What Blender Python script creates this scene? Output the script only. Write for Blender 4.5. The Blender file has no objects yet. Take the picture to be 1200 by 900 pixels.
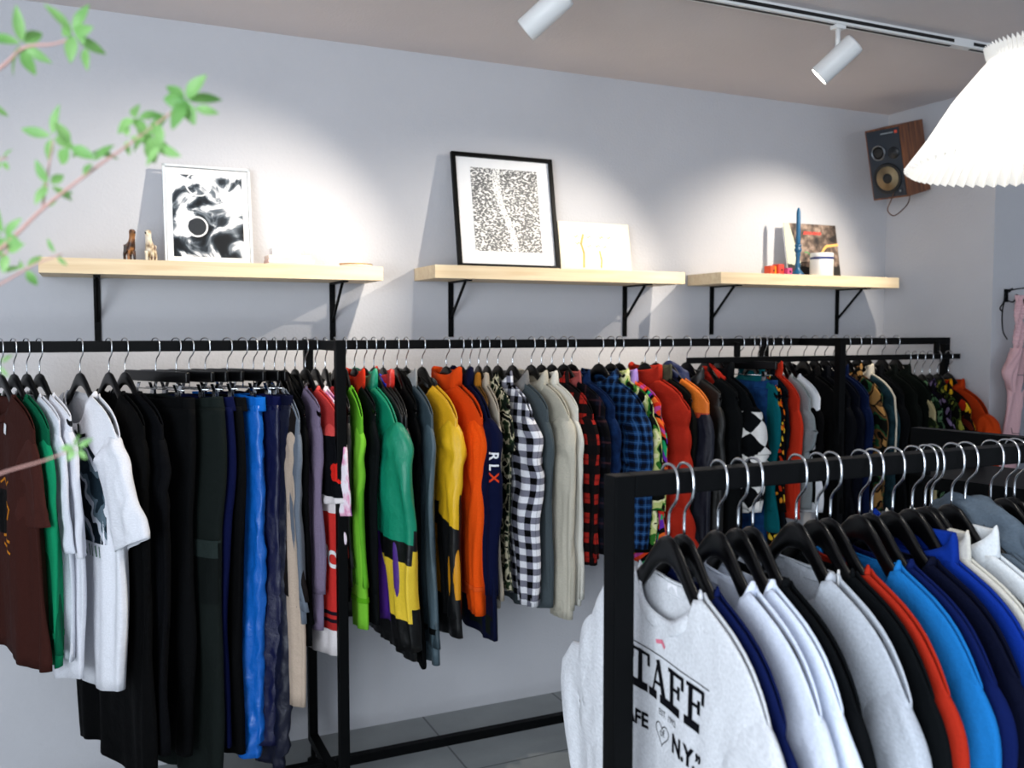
import bpy, bmesh, math, random
from mathutils import Vector, Matrix, noise, Euler
from mathutils.bvhtree import BVHTree
random.seed(7)
C = bpy.context.scene.collection
R = math.radians
# ------------------------------------------------------------------ camera
F = 1068.0; YAW = R(24.6); PITCH = R(3.38); EYE = 1.60
fw = Vector((math.sin(YAW)*math.cos(PITCH), math.cos(YAW)*math.cos(PITCH), -math.sin(PITCH)))
rt = Vector((math.cos(YAW), -math.sin(YAW), 0)); up = rt.cross(fw)
def ray(px, py): return (fw*F + rt*(px-600) + up*(450-py))
def atY(px, py, Y):                      # point of the plane Y = const seen at a pixel
    d = ray(px, py); return d*(Y/d.y) + Vector((0, 0, EYE))
def atZ(px, py, Z):
    d = ray(px, py); return d*((Z-EYE)/d.z) + Vector((0, 0, EYE))
def atX(px, py, X):
    d = ray(px, py); return d*(X/d.x) + Vector((0, 0, EYE))
def proj(p):
    q = Vector(p) - Vector((0, 0, EYE)); z = q.dot(fw)
    return 600+F*q.dot(rt)/z, 450-F*q.dot(up)/z, z
cam = bpy.data.cameras.new('camera'); co = bpy.data.objects.new('camera', cam); C.objects.link(co)
co.location = (0, 0, EYE); co.rotation_euler = (math.pi/2-PITCH, 0, -YAW)
cam.sensor_width = 36; cam.lens = F/1200*36
cam.dof.use_dof = True; cam.dof.focus_distance = 2.1; cam.dof.aperture_fstop = 4.5
bpy.context.scene.camera = co

# ------------------------------------------------------------------ materials
def lin(h):
    if isinstance(h, str):
        h = h.lstrip('#'); h = [int(h[i:i+2], 16)/255 for i in (0, 2, 4)]
        return tuple((c/12.92 if c <= .04045 else ((c+.055)/1.055)**2.4) for c in h) + (1,)
    return tuple(h)+(1,)
_m = {}
class NT:
    def __init__(s, name, rough=.8, metal=0, sheen=0):
        s.m = bpy.data.materials.new(name); s.m.use_nodes = True; s.t = s.m.node_tree; s.n = s.t.nodes
        s.b = s.n['Principled BSDF']; s.b.inputs['Roughness'].default_value = rough
        s.b.inputs['Metallic'].default_value = metal
        if sheen: s.b.inputs['Sheen Weight'].default_value = sheen
    def new(s, typ, **kw):
        n = s.n.new(typ)
        for k, v in kw.items():
            if k.startswith('_'): setattr(n, k[1:], v)
            else: n.inputs[k.replace('9', ' ')].default_value = v
        return n
    def link(s, a, b): s.t.links.new(a, b)
    def uv(s): return s.new('ShaderNodeUVMap').outputs[0]
    def obj(s): return s.new('ShaderNodeTexCoord').outputs['Object']
    def math(s, op, a, b=None, c=None):
        n = s.n.new('ShaderNodeMath'); n.operation = op
        for i, x in enumerate((a, b, c)):
            if x is None: continue
            if hasattr(x, 'links'): s.link(x, n.inputs[i])
            else: n.inputs[i].default_value = x
        return n.outputs[0]
    def ramp(s, fac, stops, const=True):
        n = s.n.new('ShaderNodeValToRGB'); n.color_ramp.interpolation = 'CONSTANT' if const else 'LINEAR'
        e = n.color_ramp.elements
        while len(e) > 1: e.remove(e[-1])
        e[0].position = stops[0][0]; e[0].color = lin(stops[0][1])
        for p, c in stops[1:]:
            k = e.new(p); k.color = lin(c)
        s.link(fac, n.inputs[0]); return n.outputs[0]
    def mix(s, f, a, b, mode='MIX'):
        n = s.n.new('ShaderNodeMix'); n.data_type = 'RGBA'; n.blend_type = mode
        for x, i in ((f, 0), (a, 6), (b, 7)):
            if hasattr(x, 'links'): s.link(x, n.inputs[i])
            elif i == 0: n.inputs[0].default_value = x
            else: n.inputs[i].default_value = lin(x)
        return n.outputs[2]
    def base(s, x):
        if hasattr(x, 'links'): s.link(x, s.b.inputs['Base Color'])
        else: s.b.inputs['Base Color'].default_value = lin(x)
    def bump(s, h, dist=.002, strength=.5):
        n = s.new('ShaderNodeBump', Distance=dist, Strength=strength); s.link(h, n.inputs['Height'])
        s.link(n.outputs[0], s.b.inputs['Normal'])

def cloth(spec, rough=.85):
    """spec = (kind, colours...); UV is in metres (u across the cloth, v = height below the rail)"""
    key = (repr(spec), rough)
    if key in _m: return _m[key]
    k = spec[0]; t = NT('cloth_'+k, rough, 0, .0)
    if rough > .6: t.b.inputs['Specular IOR Level'].default_value = .1
    uv = t.uv(); sep = t.new('ShaderNodeSeparateXYZ'); t.link(uv, sep.inputs[0]); u, v = sep.outputs[0], sep.outputs[1]
    def wob(scale, amt):
        n = t.new('ShaderNodeTexNoise', Scale=scale, Detail=2.); t.link(uv, n.inputs['Vector'])
        m = t.new('ShaderNodeVectorMath', _operation='MULTIPLY_ADD'); t.link(n.outputs['Color'], m.inputs[0])
        m.inputs[1].default_value = (amt, amt, 0); t.link(uv, m.inputs[2]); return m.outputs[0]
    if k == 'solid': col = t.mix(0., spec[1], spec[1])
    elif k == 'gingham':
        s_ = spec[4]
        a = t.math('GREATER_THAN', t.math('FRACT', t.math('DIVIDE', u, s_)), .5)
        b = t.math('GREATER_THAN', t.math('FRACT', t.math('DIVIDE', v, s_)), .5)
        f = t.math('MULTIPLY', t.math('ADD', a, b), .5)
        col = t.ramp(f, [(0, spec[1]), (.3, spec[2]), (.8, spec[3])])
    elif k == 'plaid':   # base, dark, accent, size
        s_ = spec[4]
        fu = t.math('FRACT', t.math('DIVIDE', u, s_)); fv = t.math('FRACT', t.math('DIVIDE', v, s_))
        a = t.math('GREATER_THAN', fu, .52); b = t.math('GREATER_THAN', fv, .52)
        f = t.math('MULTIPLY', t.math('ADD', a, b), .5)
        c1 = t.ramp(f, [(0, spec[1]), (.3, spec[2]), (.8, spec[2])])
        l1 = t.math('LESS_THAN', t.math('ABSOLUTE', t.math('SUBTRACT', fu, .25)), .05)
        l2 = t.math('LESS_THAN', t.math('ABSOLUTE', t.math('SUBTRACT', fv, .25)), .05)
        both = t.math('MULTIPLY', a, b)
        c1 = t.mix(t.math('MULTIPLY', both, .8), c1, '#0b0c10')
        col = t.mix(t.math('MULTIPLY', t.math('MAXIMUM', l1, l2), .38), c1, spec[3])
    elif k == 'camo':    # colours, scale
        n = t.new('ShaderNodeTexNoise', Scale=spec[2], Detail=2., Roughness=.4); t.link(uv, n.inputs['Vector'])
        cs = spec[1]; m = len(cs); lo, hi = .36, .64
        col = t.ramp(n.outputs['Fac'], [(0 if i == 0 else lo+(hi-lo)*i/m, c) for i, c in enumerate(cs)])
    elif k == 'floral':
        n = t.new('ShaderNodeTexVoronoi', Scale=spec[2]); t.link(wob(20, .06), n.inputs['Vector'])
        cs = spec[1]; m = len(cs)
        r = t.new('ShaderNodeSeparateColor'); t.link(n.outputs['Color'], r.inputs[0])
        col = t.ramp(r.outputs[0], [(i/m, c) for i, c in enumerate(cs)])
        edge = t.math('GREATER_THAN', n.outputs['Distance'], .5)
        col = t.mix(edge, col, spec[3])
    elif k == 'tie':
        n = t.new('ShaderNodeTexNoise', Scale=14., Detail=3.); t.link(uv, n.inputs['Vector'])
        col = t.ramp(n.outputs['Fac'], [(.3, spec[3]), (.44, spec[2]), (.52, spec[1])], False)
    elif k == 'bands':   # list of (v_top_of_band... descending depth, colour), v from -1.6..0
        st = sorted([((z+1.6)/1.6, c) for z, c in spec[1]]); st[0] = (0, st[0][1])
        f = t.math('DIVIDE', t.math('ADD', v, 1.6), 1.6); 
        if len(spec) > 2: f = t.math('ADD', f, t.math('MULTIPLY', u, spec[2]))
        col = t.ramp(f, st)
    elif k == 'stripes': # angled zigzag stripes
        w = wob(9, .10); sp = t.new('ShaderNodeSeparateXYZ'); t.link(w, sp.inputs[0])
        f = t.math('FRACT', t.math('MULTIPLY', t.math('ADD', sp.outputs[1], t.math('MULTIPLY', sp.outputs[0], .8)), spec[2]))
        cs = spec[1]; col = t.ramp(f, [(i/len(cs), c) for i, c in enumerate(cs)])
    elif k == 'checker': # a, b, size, top colour above z
        s_ = spec[3]
        ru = t.math('ADD', u, v); rv = t.math('SUBTRACT', u, v)
        a = t.math('GREATER_THAN', t.math('FRACT', t.math('DIVIDE', ru, s_)), .5)
        b = t.math('GREATER_THAN', t.math('FRACT', t.math('DIVIDE', rv, s_)), .5)
        x = t.math('ABSOLUTE', t.math('SUBTRACT', a, b))
        x = t.math('MULTIPLY', x, t.math('LESS_THAN', v, spec[4]))
        col = t.mix(x, spec[2], spec[1])
    elif k == 'denim':
        n = t.new('ShaderNodeTexNoise', Scale=30., Detail=4.); t.link(uv, n.inputs['Vector'])
        col = t.ramp(n.outputs['Fac'], [(.3, spec[1]), (.7, spec[2])], False)
    # gentle unevenness of dye and weave
    n = t.new('ShaderNodeTexNoise', Scale=220., Detail=3.); t.link(uv, n.inputs['Vector'])
    heather = .16 if (k == 'solid' and len(spec) > 2) else .10
    g = t.ramp(n.outputs['Fac'], [(.3, (1-heather,)*3), (.7, (1, 1, 1))], False)
    col = t.mix(1., col, g, 'MULTIPLY')
    gm = t.new('ShaderNodeGamma', Gamma=1.22); t.link(col, gm.inputs[0]); t.base(gm.outputs[0])
    n2 = t.new('ShaderNodeTexNoise', Scale=16., Detail=4., Roughness=.55); t.link(t.obj(), n2.inputs['Vector'])
    t.bump(t.math('ADD', n2.outputs['Fac'], t.math('MULTIPLY', n.outputs['Fac'], .06)), .012, .55)
    _m[key] = t.m; return t.m

def plain(name, col, rough=.5, metal=0, bump=0, scale=60, spec=None, var=.08):
    key = (name,)
    if key in _m: return _m[key]
    t = NT(name, rough, metal)
    n = t.new('ShaderNodeTexNoise', Scale=float(scale), Detail=4.); t.link(t.obj(), n.inputs['Vector'])
    g = t.ramp(n.outputs['Fac'], [(.3, (1-var,)*3), (.7, (1, 1, 1))], False)
    t.base(t.mix(1., t.mix(0., col, col), g, 'MULTIPLY'))
    if bump: t.bump(n.outputs['Fac'], bump, .6)
    if spec is not None: t.b.inputs['Specular IOR Level'].default_value = spec
    _m[key] = t.m; return t.m
def emit(name, col, strength):
    t = NT(name); t.b.inputs['Emission Color'].default_value = lin(col); t.b.inputs['Emission Strength'].default_value = strength
    t.base(col); return t.m

# ------------------------------------------------------------------ mesh helpers
def link(name, bm, mat, parent=None, smooth=True, label=None):
    me = bpy.data.meshes.new(name); bm.normal_update(); bm.to_mesh(me); bm.free()
    for p in me.polygons: p.use_smooth = smooth
    if mat is not None:
        for m in (mat if isinstance(mat, (list, tuple)) else [mat]): me.materials.append(m)
    o = bpy.data.objects.new(name, me); C.objects.link(o)
    if parent is not None: o.parent = parent
    if label: o['label'] = label
    return o
def thing(name, label, cat, loc=(0, 0, 0), rot=(0, 0, 0), group=None):
    o = bpy.data.objects.new(name, None); C.objects.link(o); o.location = loc; o.rotation_euler = rot
    o.empty_display_size = .05; tag(o, label, cat, group); return o
def tag(o, label, cat, group=None):
    o['label'] = label; o['category'] = cat
    if group: o['group'] = group
    return o
def struct(o): o['kind'] = 'structure'; return o
def box(bm, lo, hi, bev=0):
    vs = [bm.verts.new((x, y, z)) for z in (lo[2], hi[2]) for y in (lo[1], hi[1]) for x in (lo[0], hi[0])]
    fs = [bm.faces.new([vs[i] for i in f]) for f in ((0, 2, 3, 1), (4, 5, 7, 6), (0, 1, 5, 4), (2, 6, 7, 3), (0, 4, 6, 2), (1, 3, 7, 5))]
    if bev:
        es = list({e for f in fs for e in f.edges})
        bmesh.ops.bevel(bm, geom=es, offset=bev, segments=2, affect='EDGES', profile=.7)
    return vs
def beam(bm, a, b, w, h=None, bev=.003):
    """square tube from a to b"""
    a = Vector(a); b = Vector(b); d = b-a; L = d.length; h = h or w
    t = bmesh.new(); box(t, (-w/2, -h/2, 0), (w/2, h/2, L), bev)
    z = d.normalized(); x = Vector((0, 0, 1)).cross(z)
    if x.length < 1e-3: x = Vector((1, 0, 0))
    x.normalize(); y = z.cross(x)
    M = Matrix((x, y, z)).transposed().to_4x4(); M.translation = a
    t.transform(M); me = bpy.data.meshes.new('t'); t.to_mesh(me); t.free(); bm.from_mesh(me); bpy.data.meshes.remove(me)
def tube(bm, pts, r, seg=8, cap=True, uvf=None):
    pts = [Vector(p) for p in pts]; n = len(pts); rings = []
    rad = r if isinstance(r, (list, tuple)) else [r]*n
    prev = None
    for i, p in enumerate(pts):
        d = (pts[min(i+1, n-1)]-pts[max(i-1, 0)]).normalized()
        if prev is None:
            x = d.cross(Vector((0, 0, 1)));
            if x.length < 1e-3: x = d.cross(Vector((1, 0, 0)))
            x.normalize()
        else: x = (prev - d*prev.dot(d)).normalized()
        prev = x; y = d.cross(x)
        rings.append([bm.verts.new(p+(x*math.cos(a)+y*math.sin(a))*rad[i]) for a in [2*math.pi*k/seg for k in range(seg)]])
    for i in range(n-1):
        for k in range(seg):
            bm.faces.new((rings[i][k], rings[i][(k+1) % seg], rings[i+1][(k+1) % seg], rings[i+1][k]))
    if cap:
        bm.faces.new(rings[0][::-1]); bm.faces.new(rings[-1])
def lathe(bm, prof, seg=32, center=(0, 0, 0), cap=True):
    c = Vector(center); rings = []
    for r, z in prof:
        rings.append([bm.verts.new(c+Vector((r*math.cos(2*math.pi*k/seg), r*math.sin(2*math.pi*k/seg), z))) for k in range(seg)])
    for i in range(len(rings)-1):
        for k in range(seg):
            bm.faces.new((rings[i][k], rings[i][(k+1) % seg], rings[i+1][(k+1) % seg], rings[i+1][k]))
    if cap:
        bm.faces.new(rings[0][::-1]); bm.faces.new(rings[-1])
def spline(P, n):
    P = [Vector(p) for p in P]; Q = [2*P[0]-P[1]]+P+[2*P[-1]-P[-2]]; out = []
    segs = len(P)-1
    for i in range(n):
        t = i/(n-1)*segs; k = min(int(t), segs-1); t -= k
        a, b, c, d = Q[k:k+4]
        out.append(.5*((2*b)+(c-a)*t+(2*a-5*b+4*c-d)*t*t+(3*b-a-3*c+d)*t**3))
    return out
def interp(tab, x):
    if x <= tab[0][0]: return tab[0][1]
    for (a, b), (c, d) in zip(tab, tab[1:]):
        if x <= c: return b+(d-b)*(x-a)/(c-a)
    return tab[-1][1]
def copy_tree(o, parent=None):
    c = o.copy(); C.objects.link(c); c.parent = parent
    for ch in list(o.children): copy_tree(ch, c)
    return c

BLACK = plain('black_powder_coat', '#030405', .5, 0, .0003, 400, .10, .2)
CHROME = plain('chrome', '#c9ccd0', .18, 1, 0, 40, None, .05)
HBLACK = plain('black_lacquer', '#020203', .3, 0, 0, 30, .28, .1)

# ------------------------------------------------------------------ room
WY = 3.51; WX = 3.73; CZ = 2.70; AY = 2.883
def wallmat(name, col, bump=.004):
    t = NT(name, .92); t.b.inputs['Specular IOR Level'].default_value = .15
    n = t.new('ShaderNodeTexNoise', Scale=2.5, Detail=6., Roughness=.6); t.link(t.obj(), n.inputs['Vector'])
    n2 = t.new('ShaderNodeTexNoise', Scale=90., Detail=4.); t.link(t.obj(), n2.inputs['Vector'])
    g = t.ramp(n.outputs['Fac'], [(.3, (.95,)*3), (.7, (1, 1, 1))], False)
    t.base(t.mix(1., t.mix(0., col, col), g, 'MULTIPLY'))
    t.bump(t.math('ADD', n2.outputs['Fac'], t.math('MULTIPLY', n.outputs['Fac'], 2.)), bump, .35)
    return t.m
WALL = wallmat('painted_plaster', '#c6c6ca'); CEIL = wallmat('ceiling_paint', '#ded6d5')
def floor_mat():
    t = NT('concrete_tile', .38); o = t.obj()
    n = t.new('ShaderNodeTexNoise', Scale=3., Detail=8., Roughness=.65); t.link(o, n.inputs['Vector'])
    br = t.new('ShaderNodeTexBrick', Scale=1.0, Mortar9Size=.004, _offset=0.)
    br.inputs['Brick Width'].default_value = .6; br.inputs['Row Height'].default_value = .6
    br.inputs['Color1'].default_value = lin('#a3a8a8'); br.inputs['Color2'].default_value = lin('#999fa0'); br.inputs['Mortar'].default_value = lin('#5f6566')
    t.link(o, br.inputs['Vector'])
    g = t.ramp(n.outputs['Fac'], [(.3, (.72,)*3), (.7, (1, 1, 1))], False)
    t.base(t.mix(1., br.outputs['Color'], g, 'MULTIPLY')); t.bump(n.outputs['Fac'], .003, .3); return t.m
def slab(name, lo, hi, mat):
    bm = bmesh.new(); box(bm, lo, hi); return struct(link(name, bm, mat, smooth=False))
slab('floor', (-2.7, -2.6, -.1), (5.3, WY, 0), floor_mat())
slab('ceiling', (-2.7, -2.6, CZ), (5.3, WY+.1, CZ+.1), CEIL)
slab('wall_back', (-2.7, WY, 0), (WX, WY+.1, CZ), WALL)
slab('wall_right', (WX, AY, 0), (5.3, WY+.1, CZ), WALL)
slab('wall_left', (-2.8, -2.6, 0), (-2.7, WY, CZ), WALL)
slab('wall_far_right', (5.3, -2.6, 0), (5.4, WY, CZ), WALL)

# ------------------------------------------------------------------ clothes racks
RD, RZ = 3.08, 1.55            # long rail
FD, FZ = 1.089, 1.382          # front rail
LD, LZ = 3.03, 1.478           # lower rail at the right
def rack_long():
    t = thing('clothes_rack', 'long black square-tube clothes rack standing along the back wall', 'clothes rack', (1.2, RD, 0))
    def part(nm, a, b, w=.032):
        bm = bmesh.new(); beam(bm, Vector(a)-t.location, Vector(b)-t.location, w); return link(nm, bm, BLACK, t, False)
    xl, xr = -2.2, 3.686; x1, x2 = .704, 2.786; yf, yr = RD-.235, RD+.235
    part('hanging_rail', (xl, RD, RZ), (x1-.016, RD, RZ), .034)
    part('hanging_rail', (x1+.016, RD, RZ), (x2-.016, RD, RZ)); part('hanging_rail', (x2+.016, RD, RZ), (xr, RD, RZ))
    for x in (xl, x1, x2):
        part('post', (x, yf, .075), (x, yf, RZ+.018)); part('post', (x, yr, .075), (x, yr, RZ+.018))
        part('top_crossbar', (x, yf+.016, RZ), (x, yr-.016, RZ)); part('bottom_crossbar', (x, yf+.016, .091), (x, yr-.016, .091))
        for y in (yf, yr):
            bm = bmesh.new(); lathe(bm, [(.022, 0), (.022, .008), (.009, .012), (.009, .075)], 16, Vector((x, y, 0))-t.location); link('foot', bm, BLACK, t)
    part('post', (xr-.016, RD, .0), (xr-.016, RD, RZ-.016))
    part('bottom_rail', (x1+.016, RD, .091), (x2-.016, RD, .091))
    part('bottom_rail', (xl+.016, RD, .091), (x1-.016, RD, .091))
    xa, xb = atY(806, 420, LD).x, WX-.03
    part('lower_rail', (xa, LD, LZ), (xb, LD, LZ), .024)
    for px in (866, 1100):
        x = atY(px, 410, LD).x; part('rail_bracket', (x, LD+.012, LZ+.012), (x, LD+.012, RZ+.0), .02)
rack_long()
XF0 = atY(726, 571, FD).x
def rack_front():
    t = thing('clothes_rack', 'black square-tube clothes rack nearest the camera, its end post in front of a white sweatshirt', 'clothes rack', (XF0, FD, 0))
    def part(nm, a, b):
        bm = bmesh.new(); beam(bm, a, b, .032); return link(nm, bm, BLACK, t, False)
    L = 1.30
    part('hanging_rail', (.016, 0, FZ), (L-.016, 0, FZ))
    for x in (0, L):
        part('post', (x, 0, .032), (x, 0, FZ+.016)); part('foot_bar', (x, -.26, .016), (x, .26, .016))
    part('bottom_rail', (.016, 0, .15), (L-.016, 0, .15))
rack_front()

# ------------------------------------------------------------------ hangers
HTOP = [(0, -.078), (.018, -.082), (.04, -.102), (.065, -.130), (.09, -.150), (.13, -.168), (.18, -.194), (.20, -.212)]
HBOT = [(0, -.120), (.018, -.122), (.04, -.136), (.065, -.162), (.09, -.182), (.13, -.198), (.18, -.220), (.20, -.230)]
def hook_bm(bm, z0):
    P = [(0, 0, z0), (0, 0, z0+.03), (0, -.006, -.038), (0, -.0215, -.022), (0, -.0245, 0), (0, -.020, .016), (0, -.009, .0245), (0, .009, .0245), (0, .020, .016), (0, .0245, 0), (0, .022, -.012)]
    tube(bm, spline(P, 30), .0021, 8)
def make_hanger():
    t = thing('clothes_hanger', 'x', 'hanger')
    bm = bmesh.new(); hook_bm(bm, -.082); link('hook', bm, CHROME, t, True, 'chrome hook')
    bm = bmesh.new(); rings = []; N = 40
    for i in range(N+1):
        y = -.20+.40*i/N; a = abs(y); zt, zb = interp(HTOP, a), interp(HBOT, a)
        th = .0062; c = (zt+zb)/2; h = (zt-zb)/2
        if i in (0, N): th *= .6; h *= .7
        rings.append([bm.verts.new((math.copysign(abs(math.cos(q))**.7, math.cos(q))*th, y, c+math.copysign(abs(math.sin(q))**.7, math.sin(q))*h)) for q in [2*math.pi*k/12+.001 for k in range(12)]])
    for i in range(N):
        for k in range(12): bm.faces.new((rings[i][k], rings[i][(k+1) % 12], rings[i+1][(k+1) % 12], rings[i+1][k]))
    bm.faces.new(rings[0]); bm.faces.new(rings[-1][::-1])
    link('shoulder_bar', bm, HBLACK, t); return t
def make_clip_hanger():
    t = thing('clip_hanger', 'x', 'hanger')
    bm = bmesh.new(); hook_bm(bm, -.085); link('hook', bm, CHROME, t, True, 'chrome hook')
    bm = bmesh.new(); box(bm, (-.007, -.17, -.112), (.007, .17, -.078), .004); link('crossbar', bm, HBLACK, t)
    bm = bmesh.new(); tube(bm, [(0, -.15, -.135), (0, .15, -.135)], .002, 8); tube(bm, [(0, 0, -.112), (0, 0, -.135)], .002, 8); link('clip_rod', bm, CHROME, t)
    for s in (-1, 1):
        bm = bmesh.new(); y = s*.115
        for q in (-1, 1):
            beam(bm, (q*.012, y, -.118), (q*.003, y, -.142), .014, .002, 0); beam(bm, (q*.003, y, -.142), (q*.006, y, -.172), .018, .002, 0)
        link('clip', bm, CHROME, t, False)
    return t
H0 = make_hanger(); K0 = make_clip_hanger(); used = {'h': False, 'k': False}
def place_hanger(kind, loc, th, label, group):
    src = H0 if kind == 'h' else K0
    o = src if not used[kind] else copy_tree(src)
    used[kind] = True
    o.location = loc; o.rotation_euler = (0, 0, th); tag(o, label, 'hanger', group); return o

# ------------------------------------------------------------------ garments
SH = [(0, -.118), (.06, -.121), (.075, -.130), (.09, -.142), (.13, -.159), (.16, -.173), (.185, -.189), (.205, -.206), (.225, -.230), (.25, -.268), (.30, -.36)]
def FG(z): return max(0., min(1., (-.225-z)/.32))
NW = .085
def shz(y): return interp(SH, abs(y))
def spow(a, p): return math.copysign(abs(a)**p, a)
class Body:
    """torso of a hanging garment; front faces local -x, the near side is -y"""
    def __init__(s, W=.225, WH=.25, L=.72, T=.022, dip=.075, seed=0, fold=1., lean=0., open_=0, x0=0):
        s.x0 = x0*2.2
        s.W, s.WH, s.L, s.T, s.dip, s.seed, s.fold, s.lean, s.open = W, WH, L, T, dip, seed, fold, lean, open_
    def f(s, a, v):
        c, sn = math.cos(a), math.sin(a)
        w = s.WH+(s.W-s.WH)*min(1, v*1.15)
        if v > .72: w = s.W if s.WH > s.W else w
        w += .012*math.sin(v*9+s.seed)*(1-v)
        y = w*spow(c, .85); hz = -s.L+.010*math.sin(y*13+s.seed)+.012*noise.noise(Vector((y*5, s.seed*3.1, 0)))
        zt = shz(y); neck = abs(y) < NW
        if neck:
            q = math.sqrt(max(0, 1-(y/NW)**2)); zt = shz(NW)-(s.dip if sn < 0 else .012)*q
        z = hz+(zt-hz)*v
        cl = (.85 if neck else .42) if v > .95 else 1.
        k = v**16; cl = 1*(1-k)+(.9 if neck else .5)*k
        t = s.T*(1.0-.15*v)
        x = t*spow(sn, .55)*cl
        fade = (1-v)**.6*s.fold
        ph = s.seed*2.3
        g = FG(z)
        fx = .024*g*noise.noise(Vector((y*9, z*1.3, s.x0)))+.014*g*noise.noise(Vector((y*26, z*1.6, s.x0+3)))
        x += fx+.25*s.T*s.fold*fade*math.sin(y*46+ph+1.2*math.sin(z*4+ph))
        y += s.lean*(1-v)*.1
        return Vector((x, y, z))
def grid_mesh(f, nu, nv, closed=True, solid=.0012):
    bm = bmesh.new(); uvl = bm.loops.layers.uv.new('UVMap'); V = []; U = []
    for j in range(nv+1):
        row = []; ur = []; acc = 0; prev = None
        for i in range(nu if closed else nu+1):
            p, u = f(i, j); row.append(bm.verts.new(p)); ur.append(u)
        V.append(row); U.append(ur)
    n = nu
    for j in range(nv):
        for i in range(n):
            i2 = (i+1) % nu if closed else i+1
            fc = bm.faces.new((V[j][i], V[j][i2], V[j+1][i2], V[j+1][i]))
            us = [U[j][i], U[j][i2], U[j+1][i2], U[j+1][i]]
            if closed and i == nu-1:
                us[1] = (us[0][0]+(U[j][i][0]-U[j][i-1][0]), us[1][1]); us[2] = (us[3][0]+(U[j+1][i][0]-U[j+1][i-1][0]), us[2][1])
            for l, q in zip(fc.loops, us): l[uvl].uv = q
    return bm
def body_mesh(B, nu=112, nv=46):
    def f(i, j):
        a = 2*math.pi*i/nu; v = (j/nv)**.8
        p = B.f(a, v); return p, (p.y if math.sin(a) < 0 else 2-p.y, p.z)
    return grid_mesh(f, nu, nv)
def thicken(o, t=.0025):
    m = o.modifiers.new('thickness', 'SOLIDIFY'); m.thickness = t; m.offset = 0
def sleeve_path(B, side, kind, zb, flare=0, sw=1., fwd=0.):
    W = B.W; zt = max(shz(W), -.222)
    if kind == 'short':
        L = zt-zb
        P = [(0, W-.085, zt-.066), (0, W-.052, zt-.115), (fwd*.5, W-.040+flare*.5, zt-.115-L*.35), (fwd, W-.030+flare, zb)]
        ra = [.066, .082*(.5+.5*sw), .086*sw, .088*sw]
    else:
        far = flare if side > 0 else 0; near = flare if side < 0 else 0
        P = [(0, W-.085, zt-.066), (0, W-.052, zt-.115), (fwd*.2, W-.046+near*.2+far*.45, zt-.21), (fwd*.6, W-.045+near*.65+far, (zt+zb)/2-.02), (fwd, W-.045+near+far*.6, zb)]
        ra = [.066, .078*(.5+.5*sw), .074*sw, .066*sw, .050*sw]
    return P, ra
def sleeve_mesh(B, side, kind, zb, T, flare=0, sw=1., fwd=0., nu=40, nv=40, cuff=0, trim=None):
    P, ra = sleeve_path(B, side, kind, zb, flare, sw, fwd)
    pts = spline(P, nv+1); rr = [q[0] for q in spline([(r, 0, 0) for r in ra], nv+1)]
    sd = B.seed*1.7+side*5
    v0, v1 = (0, nv) if trim is None else trim
    def f(i, j):
        k = v0+(v1-v0)*j/nv; ki = min(int(k), nv-1); fr = k-ki
        p = pts[ki].lerp(pts[ki+1], fr); r = rr[ki]*(1-fr)+rr[ki+1]*fr
        d = (pts[min(ki+1, nv)]-pts[max(ki-1, 0)]).normalized(); d.x = 0; d.normalize()
        n = Vector((0, d.z*-1, d.y)); n = Vector((0, -d.z, d.y))
        a = 2*math.pi*i/nu; t = k/nv
        tx = T*(.55+.40*min(1, t*5)); tx *= (1-.12*t)
        if not trim and t > .97: tx *= .9
        if cuff: r *= 1-.28*max(0, (t-.93)/.07) if t > .93 else 1; 
        if trim is not None: r += .0025; tx += .0025
        c, s_ = math.cos(a), math.sin(a)
        q = p+n*r*spow(c, .85)+Vector((tx*spow(s_, .75), 0, 0))
        w = min(1, t*4)
        gg = FG(q.z)
        q.x += gg*(.024*noise.noise(Vector((q.y*side*9, q.z*1.3, B.x0)))+.014*noise.noise(Vector((q.y*side*26, q.z*1.6, B.x0+3))))
        q.x += w*B.fold*T*(.35*noise.noise(Vector((c*1.5, t*7, sd)))+.3*noise.noise(Vector((c*4+s_, t*3, sd))))
        q += n*(.0012*w*B.fold*math.sin(t*14+sd)+.006*w*B.fold*noise.noise(Vector((s_*1.5, t*5, sd+3))))
        q.y *= side
        return q, (i/nu*.3, q.z)
    return grid_mesh(f, nu, nv if trim is None else 6)
def neck_loop(B, n=48, off=0):
    out = []
    for k in range(n):
        a = 2*math.pi*k/n; c, s = math.cos(a), math.sin(a)
        y = NW*c; q = abs(s); z = shz(NW)-(B.dip if s < 0 else .012)*q
        out.append((Vector((B.T*.9*.85*spow(s, .55), y, z)), a))
    return out
def collar_mesh(B, kind):
    lp = neck_loop(B, 56)
    prof = {'crew': [(.0025, -.019), (.004, -.016), (.0045, -.003), (.002, .003), (-.002, .001)],
            'shirt': [(0, -.006), (.001, .020), (.003, .036), (.007, .040), (.010, .030), (.013, .006), (.015, -.010)],
            'stand': [(0, -.010), (.004, .012), (.005, .035), (.003, .056), (-.003, .058), (-.004, .03)],
            }[kind]
    n = len(lp); m = len(prof)
    closed = kind == 'crew'
    def f(i, j):
        p, a = lp[(i+n//4+ (0 if closed else 0)) % n] if False else lp[i % n]
        c, s = math.cos(a), math.sin(a)
        out = Vector((.55*s, .85*c, 0)); r, h = prof[j]
        if kind != 'crew':   # the two ends meet below the chin and hang a little lower
            h = h*(1.0 if s > -.2 else 1.0)
        q = p+out*r+Vector((0, 0, h))
        q.x += .003*math.sin(a*5+B.seed); q.z += .002*math.sin(a*3+B.seed)
        return q, (i/n*.4, q.z)
    return grid_mesh(f, n, m-1)
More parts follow.
